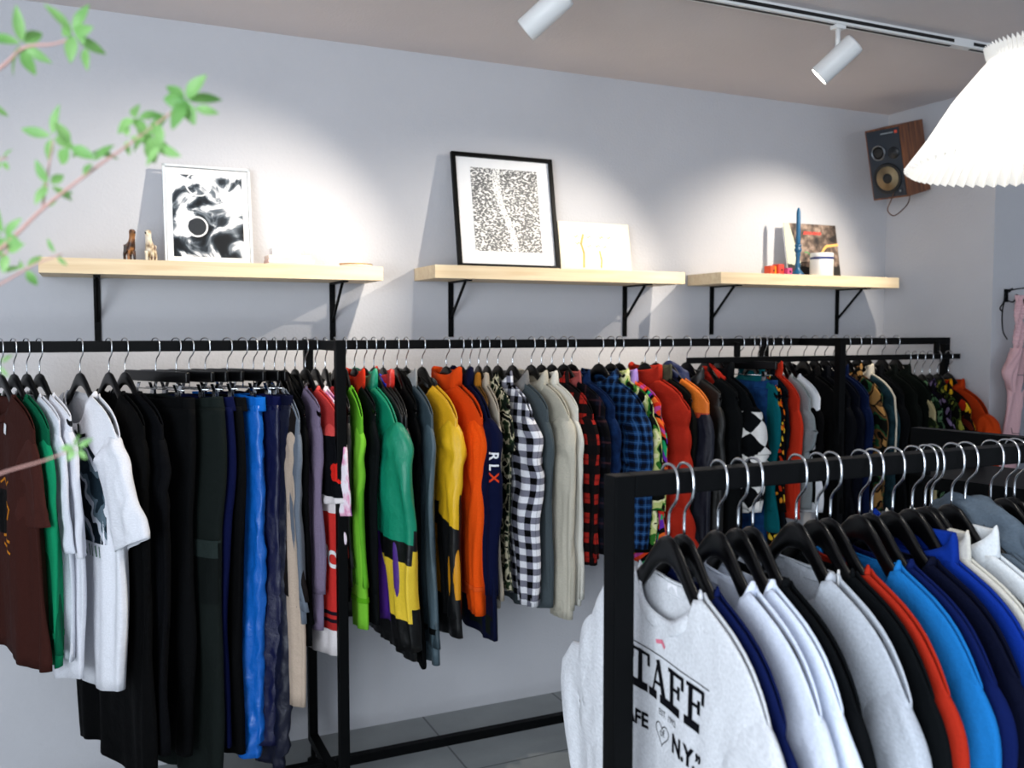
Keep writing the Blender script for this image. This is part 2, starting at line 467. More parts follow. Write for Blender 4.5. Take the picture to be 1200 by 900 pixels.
def hood_mesh(B, s=1.):
    nu, nv = 36, 22
    def f(i, j):
        a = 2*math.pi*i/nu; b = math.pi*(j+.3)/(nv+.6)
        r = Vector((math.cos(a)*math.sin(b), math.sin(a)*math.sin(b), math.cos(b)))
        q = Vector((r.x*max(.02, min(.036, B.T*1.5)), r.y*.085, r.z*.072))*s
        q += r*(.020*noise.noise(r*2.2+Vector((B.seed, 0, 0))))
        q += Vector((.026, 0, -.158))
        if r.z > .2: q.x -= .02*r.z
        return q, (r.y*.1+.5, q.z)
    bm = grid_mesh(f, nu, nv); bmesh.ops.holes_fill(bm, edges=[e for e in bm.edges if e.is_boundary]); return bm
def bvh_of(o):
    return BVHTree.FromPolygons([v.co.copy() for v in o.data.vertices], [tuple(p.vertices) for p in o.data.polygons])
def decal(polys, target, mat, name, parent, frame, off=.0022, label=None):
    """polys: lists of 2-D points; frame = (origin, right, up, direction) in the garment's own space"""
    o, r_, u_, d = [Vector(q) for q in frame]; d.normalize(); bvh = bvh_of(target)
    bm = bmesh.new()
    for pl in polys:
        vs = [bm.verts.new((x, y, 0)) for x, y in pl]
        try: bm.faces.new(vs)
        except Exception: pass
    bmesh.ops.triangulate(bm, faces=bm.faces[:])
    for _ in range(4):
        es = [e for e in bm.edges if e.calc_length() > .007]
        if es: bmesh.ops.subdivide_edges(bm, edges=es, cuts=1)
        bmesh.ops.triangulate(bm, faces=bm.faces[:])
    uvl = bm.loops.layers.uv.new('UVMap')
    for f in bm.faces:
        for l in f.loops: l[uvl].uv = l.vert.co.xy
    kill = []
    for v in bm.verts:
        p = o+r_*v.co.x+u_*v.co.y
        h = bvh.ray_cast(p-d*.4, d, 1.)
        if h[0] is None: kill.append(v)
        else: v.co = h[0]-d*off
    if kill: bmesh.ops.delete(bm, geom=kill, context='VERTS')
    return link(name, bm, mat, parent, False, label)
def text_polys(s, size, rot=0, ox=0, oy=0, bold=0.):
    cu = bpy.data.curves.new('t', 'FONT'); cu.body = s; cu.size = size; cu.resolution_u = 3; cu.offset = bold; cu.fill_mode = 'FRONT'
    cu.align_x = 'CENTER'; cu.align_y = 'CENTER'
    ob = bpy.data.objects.new('t', cu); C.objects.link(ob); dg = bpy.context.evaluated_depsgraph_get()
    me = bpy.data.meshes.new_from_object(ob.evaluated_get(dg)); c, s_ = math.cos(rot), math.sin(rot)
    P = [[(me.vertices[i].co.x*c-me.vertices[i].co.y*s_+ox, me.vertices[i].co.x*s_+me.vertices[i].co.y*c+oy) for i in p.vertices] for p in me.polygons]
    bpy.data.objects.remove(ob); bpy.data.curves.remove(cu); bpy.data.meshes.remove(me); return P
def stroke(pts, w):
    out = []
    for (x0, y0), (x1, y1) in zip(pts, pts[1:]):
        dx, dy = x1-x0, y1-y0; L = math.hypot(dx, dy) or 1; nx, ny = -dy/L*w/2, dx/L*w/2; ex, ey = dx/L*w*.3, dy/L*w*.3
        out.append([(x0-ex+nx, y0-ey+ny), (x0-ex-nx, y0-ey-ny), (x1+ex-nx, y1+ey-ny), (x1+ex+nx, y1+ey+ny)])
    return out

seedc = [0]
def solve_theta(x0, D, tip, w=.215, z=1.33):
    best = (1e9, 0)
    for k in range(-50, 76):
        th = R(k); p = proj((x0+w*math.sin(th), D-w*math.cos(th), z)); e = abs(p[0]-tip)
        if e < best[0]: best = (e, th)
    return best[1]
RAILS = {'long': (RD, RZ, 404), 'front': (FD, FZ, 560), 'low': (LD, LZ, 417)}
def layout(rail, items, gap):
    D, Z, hy = RAILS[rail]; items = sorted(items, key=lambda g: g['h'])
    for g in items: g['x'] = atY(g['h'], hy, D).x
    for _ in range(200):
        for a, b in zip(items, items[1:]):
            e = gap-(b['x']-a['x'])
            if e > 0: a['x'] -= e*.25; b['x'] += e*.25
    for g in items:
        if 'bar' in g: g['tha'] = R(g['th']); continue
        g['tha'] = R(g['th']) if 'th' in g else solve_theta(g['x'], D, g['t'], z=Z-.22)
    for _ in range(3):
        old = [g['tha'] for g in items]
        for i, g in enumerate(items):
            nb = old[max(0, i-1):i+2]; m = sum(nb)/len(nb)
            g['tha'] = old[i]*.4+m*.6
    for i, g in enumerate(items):
        gp = [abs(items[j]['x']-g['x']) for j in (i-1, i+1) if 0 <= j < len(items)]
        g['slot'] = min(gp)*math.cos(g['tha']); g['slotavg'] = sum(gp)/len(gp)*math.cos(g['tha'])
def garment(rail, g):
    """g: h hook px, t near-shoulder px, b hem px, sb sleeve-end px, k kind, m/sm/cm materials, c collar"""
    D, Z, hy = {'long': (RD, RZ, 404), 'front': (FD, FZ, 560), 'low': (LD, LZ, 417)}[rail]
    seedc[0] += 1; seed = g.get('seed', seedc[0])
    x0 = g['x']; th = g['tha']
    loc = Vector((x0, D, Z)); W = g.get('W', .225)
    near = Vector((x0+W*math.sin(th), D-W*math.cos(th), 0))
    pz = proj((near.x, near.y, Z-.5))
    L = Z-atY(pz[0], g['b'], near.y).z
    kind = g['k']; T = max(g.get('Tm', .009), min(g.get('T', .02), g['slot']*.5*.85+g['slotavg']*.5*.15-.002))
    grp = {'long': 'clothes on the long rack by the back wall', 'front': 'clothes on the front rack', 'low': 'clothes on the lower rail at the right'}[rail]
    o = thing(g['n'], g['l'], g.get('cat', g['n'].replace('_', ' ')), loc, (0, 0, th), grp)
    o.name = g['n']
    m = cloth(g['m'], g.get('r', .85)); sm = cloth(g.get('sm', g['m']), g.get('r', .85)); cm = cloth(g.get('cm', g['m']), g.get('r', .85))
    if g.get('hang', True):
        place_hanger('h', loc, th, 'black hanger holding the ' + ' '.join(g['l'].split()[:11]), 'black wooden hangers')
    B = Body(W=W, WH=g.get('WH', W+.02), L=L, T=T, dip=g.get('dip', {'crew': .07, 'shirt': .05, 'stand': .03, 'hood': .05}.get(g.get('c', 'crew'), .07)), seed=seed, fold=g.get('f', 1.), x0=x0)
    body = link('body', body_mesh(B), m, o); thicken(body)
    if kind in ('tee', 'long'):
        sk = 'short' if kind == 'tee' else 'long'
        sb = g.get('sb', g['b']-(0 if sk == 'long' else 80))
        zb = atY(pz[0], sb, near.y-.02).z-Z
        for side in (-1, 1):
            s = link('sleeve', sleeve_mesh(B, side, sk, zb, T*g.get('st', 1.), g.get('fl', 0) if side < 0 else g.get('flf', g.get('fl', 0)), g.get('sw', 1.), g.get('fwd', 0)), sm if side < 0 or 'smf' not in g else cloth(g['smf']), o); thicken(s)
            if g.get('cuff') and side < 0:
                cf = link('cuff', sleeve_mesh(B, side, sk, zb, T*g.get('st', 1.), g.get('fl', 0), g.get('sw', 1.), g.get('fwd', 0), trim=(37, 40.)), cloth(g['cuff']), s); thicken(cf, .003)
            if side < 0: nsl = s
    c = g.get('c', 'crew')
    if c in ('crew', 'shirt', 'stand'):
        cl = link('collar', collar_mesh(B, c), cm, o); thicken(cl, .003)
    elif c == 'hood':
        link('hood', hood_mesh(B, g.get('hs', 1.)), cm, o)
    fr = ((0, 0, 0), (0, -1, 0), (0, 0, 1), (1, 0, 0))
    if g.get('zip'):
        z0 = shz(NW)-B.dip-.01; decal([[(-.006, z0), (-.006, -L+.03), (.006, -L+.03), (.006, z0)]], body, cloth(('solid', g['zip'])), 'zip', o, fr)
    if g.get('buttons'):
        z0 = shz(NW)-B.dip-.02
        pk = decal([[(-.014, z0), (-.014, -L+.03), (.014, -L+.03), (.014, z0)]], body, m, 'placket', o, fr, .003)
        for k in range(6):
            z = z0-.02-k*(L+z0-.08)/5.5
            decal([[(.006*math.cos(q), z+.006*math.sin(q)) for q in [2*math.pi*i/8 for i in range(8)]]], body, plain('button_'+g['buttons'], g['buttons'], .4), 'button', pk, fr, .0055)
    if g.get('pocket'):
        decal([[(.05, -.32), (.05, -.44), (.105, -.455), (.16, -.44), (.16, -.32)]], body, m, 'chest_pocket', o, fr, .0035)
    return dict(o=o, body=body, B=B, T=T, L=L, fr=fr, near=(nsl if kind in ('tee', 'long') else None))

def trousers(g, rail='long'):
    D, Z = (RD, RZ) if rail == 'long' else (LD, LZ)
    x0 = g.get('x', atY(g['h'], 404, D).x); th = g.get('tha', R(g['th'])); loc = Vector((x0, D, Z))
    near = Vector((x0+.1*math.sin(th), D-.1*math.cos(th), 0))
    pz = proj((near.x, near.y, .9)); L = Z-atY(pz[0], g['b'], near.y).z
    o = thing(g['n'], g['l'], g['cat'], loc, (0, 0, th), 'trousers on clip hangers')
    place_hanger('k', loc, th, 'black clip hanger holding the ' + ' '.join(g['l'].split()[:10]), 'clip hangers')
    seedc[0] += 1; sd = seedc[0]; W = g.get('W', .185); T = max(.007, min(g.get('T', .018), g.get('slotavg', .05)*.42)); m = cloth(g['m'], g.get('r', .85)); zt = -.158; zc = -.47
    off = g.get('o', 0)
    def leg(side, wid=.5):
        nu, nv = 44, 60
        def f(i, j):
            a = 2*math.pi*i/nu; t = j/nv; z = zt-.03+(-L-(zt-.03))*t
            hw = W*(.53+.05*math.sin(min(1, t*3.2)*math.pi)-g.get('tap', .08)*t); cy = side*W*(.50-.10*t)+off*t
            c, s = math.cos(a), math.sin(a)
            y = cy+hw*spow(c, .85); x = T*spow(s, .6)*(1.1)
            fa = .4+.8*t
            x += side*.006+fa*(.007*math.sin(c*4+sd+t*3+side)+.010*noise.noise(Vector((c*2.2, z*4, sd+side)))+g.get('crinkle', 0)*.012*noise.noise(Vector((c*4, z*28, sd))))
            y += .008*math.sin(z*7+sd)+g.get('crinkle', 0)*.008*noise.noise(Vector((s*2, z*22, sd+9)))
            if g.get('cuff') and t > .96: y = cy+(y-cy)*.75
            return Vector((x, y, z)), (y+side+(.5 if s > 0 else 0), z)
        return grid_mesh(f, nu, nv)
    legs = []
    for side in (1, -1):
        l = link('leg', leg(side), m, o); thicken(l); legs.append(l)
    def wb(i, j):
        nu = 60; a = 2*math.pi*i/nu; t = j/8; z = zt-.045*t+(0.004*math.sin(math.cos(a)*5+sd))
        c, s = math.cos(a), math.sin(a)
        return Vector(((T*1.1+.004)*spow(s, .6)+.006*math.sin(c*6+sd)*t+.003*math.sin(c*30), (W*1.0+.006*t)*spow(c, .85), z)), (W*c, z)
    w = link('waistband', grid_mesh(wb, 60, 8), cloth(g.get('wm', g['m'])), o); thicken(w)
    fr = ((0, 0, 0), (0, -1, 0), (0, 0, 1), (1, 0, 0))
    return dict(o=o, legs=legs, L=L, fr=fr, W=W)

K = '#050609'; NAVY = '#10193a'; WHITE = '#eceef2'
S = lambda c, *a: ('solid', c)+a
long_items = [
 dict(n='t_shirt', k='tee', h=1.5, t=36, b=785, sb=622, m=S('#4a2a24'), sm=S('#52302a'), l='dark brown tee with yellow print at the far left of the long rail', cat='t-shirt', T=.024, WH=.25),
 dict(n='sweatshirt', k='long', h=16.5, t=57, b=765, sb=787, m=S('#0f6b4e'), sm=S('#1f9a70'), l='emerald green long-sleeved top beside the brown tee', T=.02, cuff=S('#17835e')),
 dict(n='t_shirt', k='tee', W=.205, h=30.5, t=74, b=775, sb=650, m=S('#dfe2ea'), l='white tee directly right of the emerald green top', cat='t-shirt', T=.018),
 dict(n='t_shirt', k='tee', W=.195, h=43, t=84, b=800, sb=655, m=S('#e3e4ea'), l='second white tee, behind the white tee with a printed chest', cat='t-shirt', T=.018),
 dict(n='t_shirt', k='tee', h=93, t=138, b=815, sb=640, m=S('#e9eaef'), l='long white tee with dark picture print, hanging alone on the left rail', cat='t-shirt', T=.028, dip=.10, sw=1.12, WH=.24, fl=.07, W=.245),
 dict(n='dress', k='long', h=127, t=163, b=915, sb=770, m=S(K), l='long black garment right after the printed white tee', cat='dress', T=.026, WH=.27, c='crew', dip=.09),
 dict(n='dress', k='long', h=146, t=184, b=880, sb=740, m=S('#0c0e14'), l='second long black garment, next to the clip hangers', cat='dress', T=.026, WH=.25),
 dict(n='cardigan', k='long', h=318.7, t=333, b=700, sb=835, m=S('#2a2524'), sm=S('#c9b8a8'), l='beige long-sleeved garment right of the navy trousers', cat='cardigan', T=.02, sw=.75),
 dict(n='sweatshirt', k='long', h=330.8, t=348, b=715, sb=735, m=S('#7e8691', 1), l='heather grey sweatshirt between the beige sleeve and the pink jersey', T=.02, sw=.9),
 dict(W=.195, n='hooded_sweatshirt', k='long', h=337, t=356, b=735, sb=760, m=S(K), c='hood', l='black hoodie just behind the heather grey sweatshirt', cat='hoodie', T=.016, hs=.9),
 dict(W=.195, n='sweatshirt', k='long', h=344, t=360, b=700, sb=742, m=S('#8f8298', 1), l='mauve grey long sleeve just left of the red jersey', T=.014, sw=.8),
 dict(n='jersey', k='tee', h=351.5, t=376, b=770, sb=592, m=('bands', [(-1.6, '#e8e2e2'), (-.93, '#b53a38'), (-.90, '#2c2430'), (-.89, '#c9413d'), (-.875, '#2c2430'), (-.865, '#d64540'), (-.54, '#e9e1e1'), (-.48, '#c04a48')]),
      sm=('bands', [(-1.6, '#e8e2e2'), (-.485, '#14151b'), (-.29, '#e0635f')]), cm=S('#e0635f'), l='red and black sports jersey with a white chest band', cat='jersey', T=.022, WH=.24, W=.215, th=42, sw=.95, st=1.6),
 dict(n='t_shirt', k='tee', h=368, t=388, b=640, sb=606, m=('tie', '#f0e8ee', '#e6a9c4', '#8a5aa8'), l='white and pink tie-dye tee just left of the rack post', cat='t-shirt', T=.02),
 dict(W=.195, n='shirt', k='tee', h=381, t=399, b=650, sb=560, m=S('#8e3036'), sm=S(K), l='dark red and black top behind the rack post', T=.02),
 dict(W=.195, n='jacket', k='long', h=396.6, t=411, b=665, sb=690, m=S('#101216'), cm=S('#4a463e'), c='shirt', l='black jacket directly right of the rack post', T=.018, r=.5),
 dict(n='long_sleeve_top', k='long', h=404, t=420, b=690, sb=742, m=S('#74b83c'), sm=S('#8acb48'), l='lime green long-sleeved top', cat='top', T=.018, sw=.8, cuff=S('#6fb52c')),
 dict(W=.195, n='jacket', k='long', h=411, t=427, b=700, sb=735, m=S('#14181b'), cm=S('#d5452c'), c='stand', l='black jacket with orange-red collar beside the lime green top', T=.018),
 dict(n='windbreaker', k='long', h=420, t=446, b=735, sb=768, m=('bands', [(-1.6, K), (-.92, '#5b2f8e'), (-.62, '#1a9a78')]),
      sm=('bands', [(-1.6, K), (-.86, '#f0d24a'), (-.665, '#121417'), (-.595, '#1c9b7c')], .10), cm=S('#1c9b7c'), c='stand', l='teal, black and yellow windbreaker', cat='jacket', T=.024, W=.28, WH=.25, sw=1.35, r=.45, th=30, st=2.3, fwd=.02),
 dict(n='track_jacket', k='long', h=431, t=462, b=700, sb=716, m=S('#12161c'), sm=('bands', [(-1.6, '#2426a0'), (-.46, '#e8eef6')], 0), cm=S('#2450c8'), c='hood', hs=.8, l='blue and white patterned jacket with a bright blue hood', cat='jacket', T=.02, sw=.75, r=.5, sleevepat=1),
 dict(n='jacket', k='long', h=447.5, t=474, b=770, sb=740, m=S('#0f1113'), cm=S('#c8382c'), c='stand', l='black nylon jacket with red collar lining beside the blue hood', T=.024, r=.45),
 dict(W=.195, n='hooded_sweatshirt', k='long', h=466, t=486, b=780, sb=760, m=S(K), c='hood', l='black hoodie between the red-collared jacket and the slate coat', cat='hoodie', T=.02),
 dict(n='coat', k='long', h=475, t=494, b=760, sb=784, m=S('#4a5a62'), sm=S('#5d6f78'), c='stand', cm=S('#9a9c9c'), l='slate grey nylon coat with dark cuffs', T=.02, r=.5, cuff=S('#0c0e10'), sw=.9),
 dict(n='jacket', k='long', h=494.5, t=510, b=752, sb=728, m=('bands', [(-1.6, K), (-.865, '#e2a520'), (-.62, '#15171a'), (-.54, '#eab92a')]), sm=('bands', [(-1.6, '#15171a'), (-.50, '#f0c52e')], .25), cm=S(K), c='hood', hs=.75, l='yellow jacket with black stripe and black hood', cat='jacket', T=.022, W=.235, st=1.4, r=.5, zip='#101010', th=20),
 dict(n='jacket', k='long', h=523, t=548, b=700, sb=724, m=S('#d9571c'), sm=S('#f0661c'), c='stand', l='bright orange zipped jacket with black zips', T=.028, W=.235, st=1.25, zip='#15110f', cuff=S('#e8672a'), th=20),
 dict(W=.275, st=1.9, n='jersey', k='long', h=540.7, t=562, b=752, sb=700, m=S('#121b3d'), sm=S('#101a40'), l='navy jersey with vertical white and red letters', cat='jersey', T=.02, sw=1.05, c='stand'),
 dict(W=.195, n='jacket', k='long', h=552.5, t=569, b=690, sb=680, m=S('#7a5a30'), cm=S('#a5742c'), c='shirt', l='mustard brown jacket hidden behind the navy jersey', T=.014),
 dict(n='shirt', k='long', h=559.7, t=583, b=700, sb=716, m=S('#b9b0a2'), sm=S('#c4bbb0'), c='shirt', l='beige long-sleeved shirt right of the navy jersey', T=.018, sw=.8),
 dict(W=.195, n='shirt', k='tee', h=570, t=588, b=690, sb=540, m=('camo', ['#1c2a22', '#3a4a34', '#cfc8b0', '#0e1512'], 26.), l='dark green patterned shirt left of the gingham shirt', c='shirt', T=.014),
 dict(n='shirt', k='long', h=583.5, t=620, b=706, sb=712, m=('gingham', '#f0f0f4', '#8c8c98', '#0d0d12', .046), c='shirt', l='black and white gingham shirt', T=.030, W=.245, st=1.7, sw=1.2, buttons='#e8e8ea', f=1.3, th=20),
 dict(n='shirt', k='long', h=600.7, t=637, b=716, sb=715, m=S('#5b6468'), c='shirt', cm=S('#8c8a88'), l='slate grey shirt behind the gingham shirt', T=.02),
 dict(W=.24, st=1.3, n='shirt', k='long', h=622.7, t=662, b=718, sb=728, m=S('#c5c0b2'), sm=S('#cdc8ba'), c='shirt', l='greige shirt with open cuff, left of the off-white shirt', T=.026, sw=1.1, buttons='#e8e6e0', f=1.2),
 dict(n='shirt', k='long', h=634.7, t=673, b=700, sb=712, m=S('#dad8d0'), c='shirt', l='off-white shirt next to the red flannel', T=.018),
 dict(W=.24, st=1.2, n='flannel_shirt', k='long', h=647, t=690, b=650, sb=665, m=('plaid', '#a8322a', '#1e1214', '#3a1a1a', .072), c='shirt', l='red and black checked flannel shirt', cat='shirt', T=.02, pocket=1),
 dict(n='flannel_shirt', k='long', h=660.7, t=704, b=650, sb=650, m=('plaid', '#202433', '#12121a', '#6a4248', .075), cm=S('#a8605c'), c='shirt', l='dark navy plaid flannel with dusty pink collar', cat='shirt', T=.018),
 dict(n='denim_shirt', k='long', h=670, t=723, b=640, sb=640, m=('denim', '#0e2140', '#1d3c66'), c='shirt', l='dark blue denim shirt', cat='shirt', T=.02, pocket=1),
 dict(W=.24, st=1.2, n='flannel_shirt', k='long', h=702, t=749, b=640, sb=645, m=('plaid', '#27507c', '#163052', '#5f8ab8', .034), c='shirt', l='blue small-check flannel shirt', cat='shirt', T=.026, buttons='#cfd8e0'),
 dict(n='shirt', k='tee', h=716, t=762, b=650, sb=600, m=('camo', ['#10130e', '#3f7a35', '#c8d08e', '#e6e4b8', '#12150f'], 15.), c='shirt', l='cream, green and black patterned shirt', T=.017),
 dict(n='shirt', k='long', h=726, t=773, b=660, sb=660, m=('stripes', ['#d8402c', '#e87a3a', '#101010', '#7a3fb8', '#2fb07a', '#101010', '#e2522e', '#c45aa0'], 6.), cm=S('#b79ad6'), c='shirt', l='orange, purple and green zigzag patterned shirt', T=.018),
 dict(n='vest', k='vest', h=756, t=803, b=645, m=S('#b43a28'), c='stand', l='red quilted padded vest', T=.042, Tm=.026, puff=1, W=.24, f=.6, zip='#7a1f16'),
 dict(W=.195, n='jacket', k='long', h=769, t=812, b=640, sb=640, m=S('#131512'), cm=S('#5a5a4a'), c='stand', l='black jacket with olive grey collar right of the red vest', T=.018),
 dict(n='jacket', k='long', h=784, t=830, b=650, sb=640, m=('bands', [(-1.6, '#0d1430'), (-.42, '#e8d838'), (-.33, '#c8502a'), (-.27, '#e8862a')]), sm=S('#10142c'), cm=S('#2a3660'), c='hood', hs=1.1, l='orange, yellow and navy jacket with slate blue hood', T=.022, r=.6),
 dict(W=.195, n='jacket', k='long', h=805, t=850, b=650, sb=640, m=S('#14120f'), c='shirt', l='black jacket left of the red-hooded top', T=.022, r=.5),
 dict(W=.195, n='hooded_sweatshirt', k='long', h=826.7, t=864, b=640, sb=640, m=S('#15181a'), cm=S('#c23c2c'), c='hood', hs=.95, l='black top with red hood', cat='hoodie', T=.02),
 dict(n='racing_jacket', k='long', h=842.7, t=890, b=600, sb=600, m=('checker', '#f0efec', '#0f1418', .20, -.27), sm=('checker', '#f0efec', '#0f1418', .20, -.27), c='stand', l='black jacket with large black and white checker diamonds', cat='jacket', T=.026, W=.26, st=1.7, sw=1.2),
 dict(W=.195, n='shirt', k='long', h=881, t=905, b=620, sb=600, m=S('#0f7078'), c='shirt', l='teal shirt right of the jeans', T=.014),
 dict(W=.195, n='shirt', k='tee', h=889, t=917, b=640, sb=600, m=('floral', ['#e07a1c', '#101010', '#c2401c', '#f0a63a', '#101010', '#e8c84a'], 34., '#15100c'), c='shirt', l='orange and black flower-patterned shirt left of the red zip top', T=.014),
 dict(W=.195, n='jacket', k='long', h=896, t=923, b=620, sb=600, m=S('#0f1a22'), c='stand', l='very dark teal jacket behind the red zip top', T=.014),
 dict(n='jacket', k='long', h=902.7, t=938, b=610, sb=610, m=S('#c8412a'), sm=S('#cf452c'), c='stand', l='brick red long-sleeved zip top', T=.020, f=.8),
 dict(n='t_shirt', k='tee', h=914, t=947, b=600, sb=500, m=S('#9aa2a4', 1), l='pale grey tee right of the brick red top', cat='t-shirt', T=.016),
 dict(n='t_shirt', k='long', h=923, t=957, b=600, sb=600, m=S(WHITE), sm=('bands', [(-1.6, K), (-.27, '#e8e8ea')]), l='white-shouldered top with black sleeves', cat='t-shirt', T=.016),
 dict(n='coat', k='long', h=942, t=985, b=600, sb=620, m=S(K), c='shirt', l='large black coat left of the second rack post', T=.028),
 dict(n='coat', k='long', h=955, t=992, b=600, sb=620, m=S('#0d1018'), c='shirt', l='black coat directly left of the second rack post', T=.022),
 dict(n='coat', k='long', h=966.7, t=1006, b=600, sb=620, m=S('#0c1222'), c='shirt', l='navy black coat behind the second rack post', T=.02),
 dict(n='jacket', k='long', h=977, t=1015, b=600, sb=620, m=S('#13254a'), c='shirt', l='dark blue jacket just right of the second rack post', T=.018),
 dict(n='shirt', k='long', h=992, t=1033, b=600, sb=600, m=('camo', ['#12150f', '#2f5a3c', '#7a5a3a', '#101410', '#b08a58'], 13.), c='shirt', l='green and brown camouflage shirt', T=.02),
 dict(n='denim_jacket', k='long', h=1005, t=1046, b=600, sb=600, m=('denim', '#1a3036', '#34525c'), cm=S('#d8d0c0'), c='shirt', l='faded teal denim jacket with pale piping', cat='jacket', T=.02, piping=1),
 dict(n='jacket', k='long', h=1017, t=1058, b=600, sb=600, m=S('#0c1014'), c='shirt', l='black jacket right of the faded denim jacket', T=.02),
 dict(n='jacket', k='long', h=1034, t=1072, b=600, sb=600, m=S('#0f1612'), c='shirt', l='middle of the three black jackets at the right of the long rail', T=.022),
 dict(n='jacket', k='long', h=1050, t=1088, b=600, sb=600, m=S('#111a15'), c='shirt', l='dark green-black jacket, last large one on the long rail', T=.024),
]
low_items = [
 dict(n='shirt', k='tee', h=1064, t=1094, b=600, sb=560, m=S('#b9ae8a'), sm=('camo', ['#27331f', '#55603a', '#b9ae8a'], 16.), c='shirt', l='cream-shouldered shirt on the lower rail', T=.014),
 dict(n='shirt', k='tee', h=1072, t=1103, b=600, sb=560, m=('camo', ['#1f3a2a', '#0f1a14', '#6a8a6a', '#12201a'], 18.), c='shirt', l='green leaf-patterned shirt on the lower rail', T=.014),
 dict(n='shirt', k='tee', h=1081, t=1113, b=600, sb=560, m=('floral', ['#241a30', '#15101c', '#5a4a70', '#8a7a98'], 40., '#120e18'), c='shirt', l='dark purple speckled shirt on the lower rail', T=.014),
 dict(n='shirt', k='tee', h=1090, t=1122, b=600, sb=560, m=('camo', ['#10130e', '#4a5a2a', '#0d100c', '#9a9a4a'], 22.), c='shirt', l='black and olive patterned shirt on the lower rail', T=.014),
 dict(n='shirt', k='tee', h=1099, t=1134, b=600, sb=575, m=('floral', ['#e0a01c', '#b83a1c', '#101010', '#f0c83a', '#6a2a1a'], 24., '#20120c'), c='shirt', l='orange and yellow floral shirt beside the rust shirt', T=.016),
 dict(n='shirt', k='long', h=1112, t=1158, b=600, sb=600, m=S('#b5471c'), sm=S('#c9521f'), c='shirt', l='rust orange shirt at the right end of the lower rail', T=.030, sw=1.3, f=1.3, W=.27, st=1.6),
]
clip_items = [
 dict(n='trousers', h=182, th=26, b=880, m=S('#0d0f12'), l='black trousers on the leftmost clip hanger', cat='trousers'),
 dict(n='cargo_trousers', h=206, th=42, b=908, m=S('#222927'), wm=S('#262e2c'), l='dark grey-green cargo trousers with thigh pocket', cat='trousers', W=.20, T=.02, cargo=1, tap=.0),
 dict(n='track_trousers', h=221, th=36, b=870, m=S('#101a48'), l='navy trousers between the cargo and bright blue ones', cat='trousers', T=.014),
 dict(n='trousers', h=240, th=34, b=880, m=S('#0a0b0e'), l='black trousers directly left of the bright blue ones', cat='trousers', T=.016, W=.17),
 dict(n='nylon_trousers', h=266, th=34, b=886, m=S('#1672c4'), l='bright blue crinkled nylon trousers', cat='trousers', T=.018, W=.16, r=.4, crinkle=1, cuff=1),
 dict(n='track_trousers', h=284, th=32, b=870, m=S('#101848'), l='deep navy nylon trousers right of the bright blue ones', cat='trousers', T=.016, r=.45, crinkle=.6, W=.17),
 dict(n='nylon_trousers', h=299, th=42, b=897, m=S('#0e1533'), l='dark navy nylon trousers with a metal ring at the waist', cat='trousers', T=.02, r=.45, crinkle=.8, ring=1, cuff=1, W=.19),
]
front_items = [
 dict(n='sweatshirt', k='long', h=788, th=-4, b=1150, sb=1200, m=S('#dcdee2', 1), l='pale oatmeal sweatshirt with black slab lettering', T=.026, W=.25, WH=.31, dip=.062, fl=.02, flf=.10, f=.7, sw=1.3),
 dict(n='t_shirt', k='tee', h=799, th=-4, b=1000, sb=930, m=S('#142456'), l='navy tee right behind the lettered sweatshirt', cat='t-shirt', T=.010, W=.245, f=.5),
 dict(n='t_shirt', k='tee', h=842, th=-7, b=1150, sb=1000, m=S('#dfe5f2'), l='white tee second from the front post', cat='t-shirt', T=.017, W=.245, sw=1.1, f=.8),
 dict(n='t_shirt', k='tee', h=866, th=-7, b=1150, sb=1000, m=S('#e2e9f6'), l='bluish white tee left of a black top', cat='t-shirt', T=.015, W=.245, sw=1.1, f=.8),
 dict(n='sweatshirt', k='long', h=883, th=-6, b=1150, sb=1100, m=S('#0e1216'), l='black top between the white tee and the grey sweatshirt', T=.015, W=.25, f=.6),
 dict(n='sweatshirt', k='long', h=934, th=-6, b=1150, sb=1100, m=S('#c9ced6', 1), l='heather grey sweatshirt between two black tops', T=.026, W=.25, sw=1.05, f=.9),
 dict(n='sweatshirt', k='long', h=958, th=-6, b=1150, sb=1100, m=S('#0f1418'), l='black top with white neck cord, left of the rust red sweatshirt', T=.015, W=.25, f=.6),
 dict(n='sweatshirt', k='long', h=974, th=-6, b=1150, sb=1100, m=S('#b83c28'), l='rust red sweatshirt on the front rack', T=.014, W=.25, f=.9),
 dict(n='sweatshirt', k='long', h=1010.7, th=-6, b=1150, sb=1100, m=S('#2a84c4'), l='sky blue sweatshirt on the front rack', T=.018, W=.25, f=.8),
 dict(n='sweatshirt', k='long', h=1020, th=-5, b=1150, sb=1100, m=S('#12265e'), l='navy sweatshirt right of the sky blue one', T=.011, W=.25),
 dict(n='sweatshirt', k='long', h=1047, th=-5, b=1150, sb=1100, m=S('#0c1430'), l='blackish navy sweatshirt left of the royal blue one', T=.018, W=.25),
 dict(n='polo_shirt', k='long', h=1070, th=-5, b=1150, sb=1100, m=S('#16409a'), c='shirt', l='royal blue collared top', cat='shirt', T=.014, W=.25),
 dict(n='shirt', k='long', h=1085, th=-5, b=1150, sb=1100, m=S('#d8d5cc'), c='shirt', l='cream shirt right of the royal blue top', T=.011, W=.25),
 dict(n='shirt', k='long', h=1116, th=-5, b=1150, sb=1100, m=S('#dfe3e6'), c='shirt', l='white shirt left of the grey hoodie', T=.018, W=.25),
 dict(n='hooded_sweatshirt', k='long', h=1132, th=-5, b=1150, sb=1100, m=S('#66717c', 1), c='hood', hs=1.3, l='blue-grey hoodie at the right end of the front rack', cat='hoodie', T=.018, W=.25),
]
G = {}
layout('long', long_items+clip_items, .034); layout('front', front_items, .027); layout('low', low_items, .03)
for g in long_items: G[g['l']] = garment('long', g)
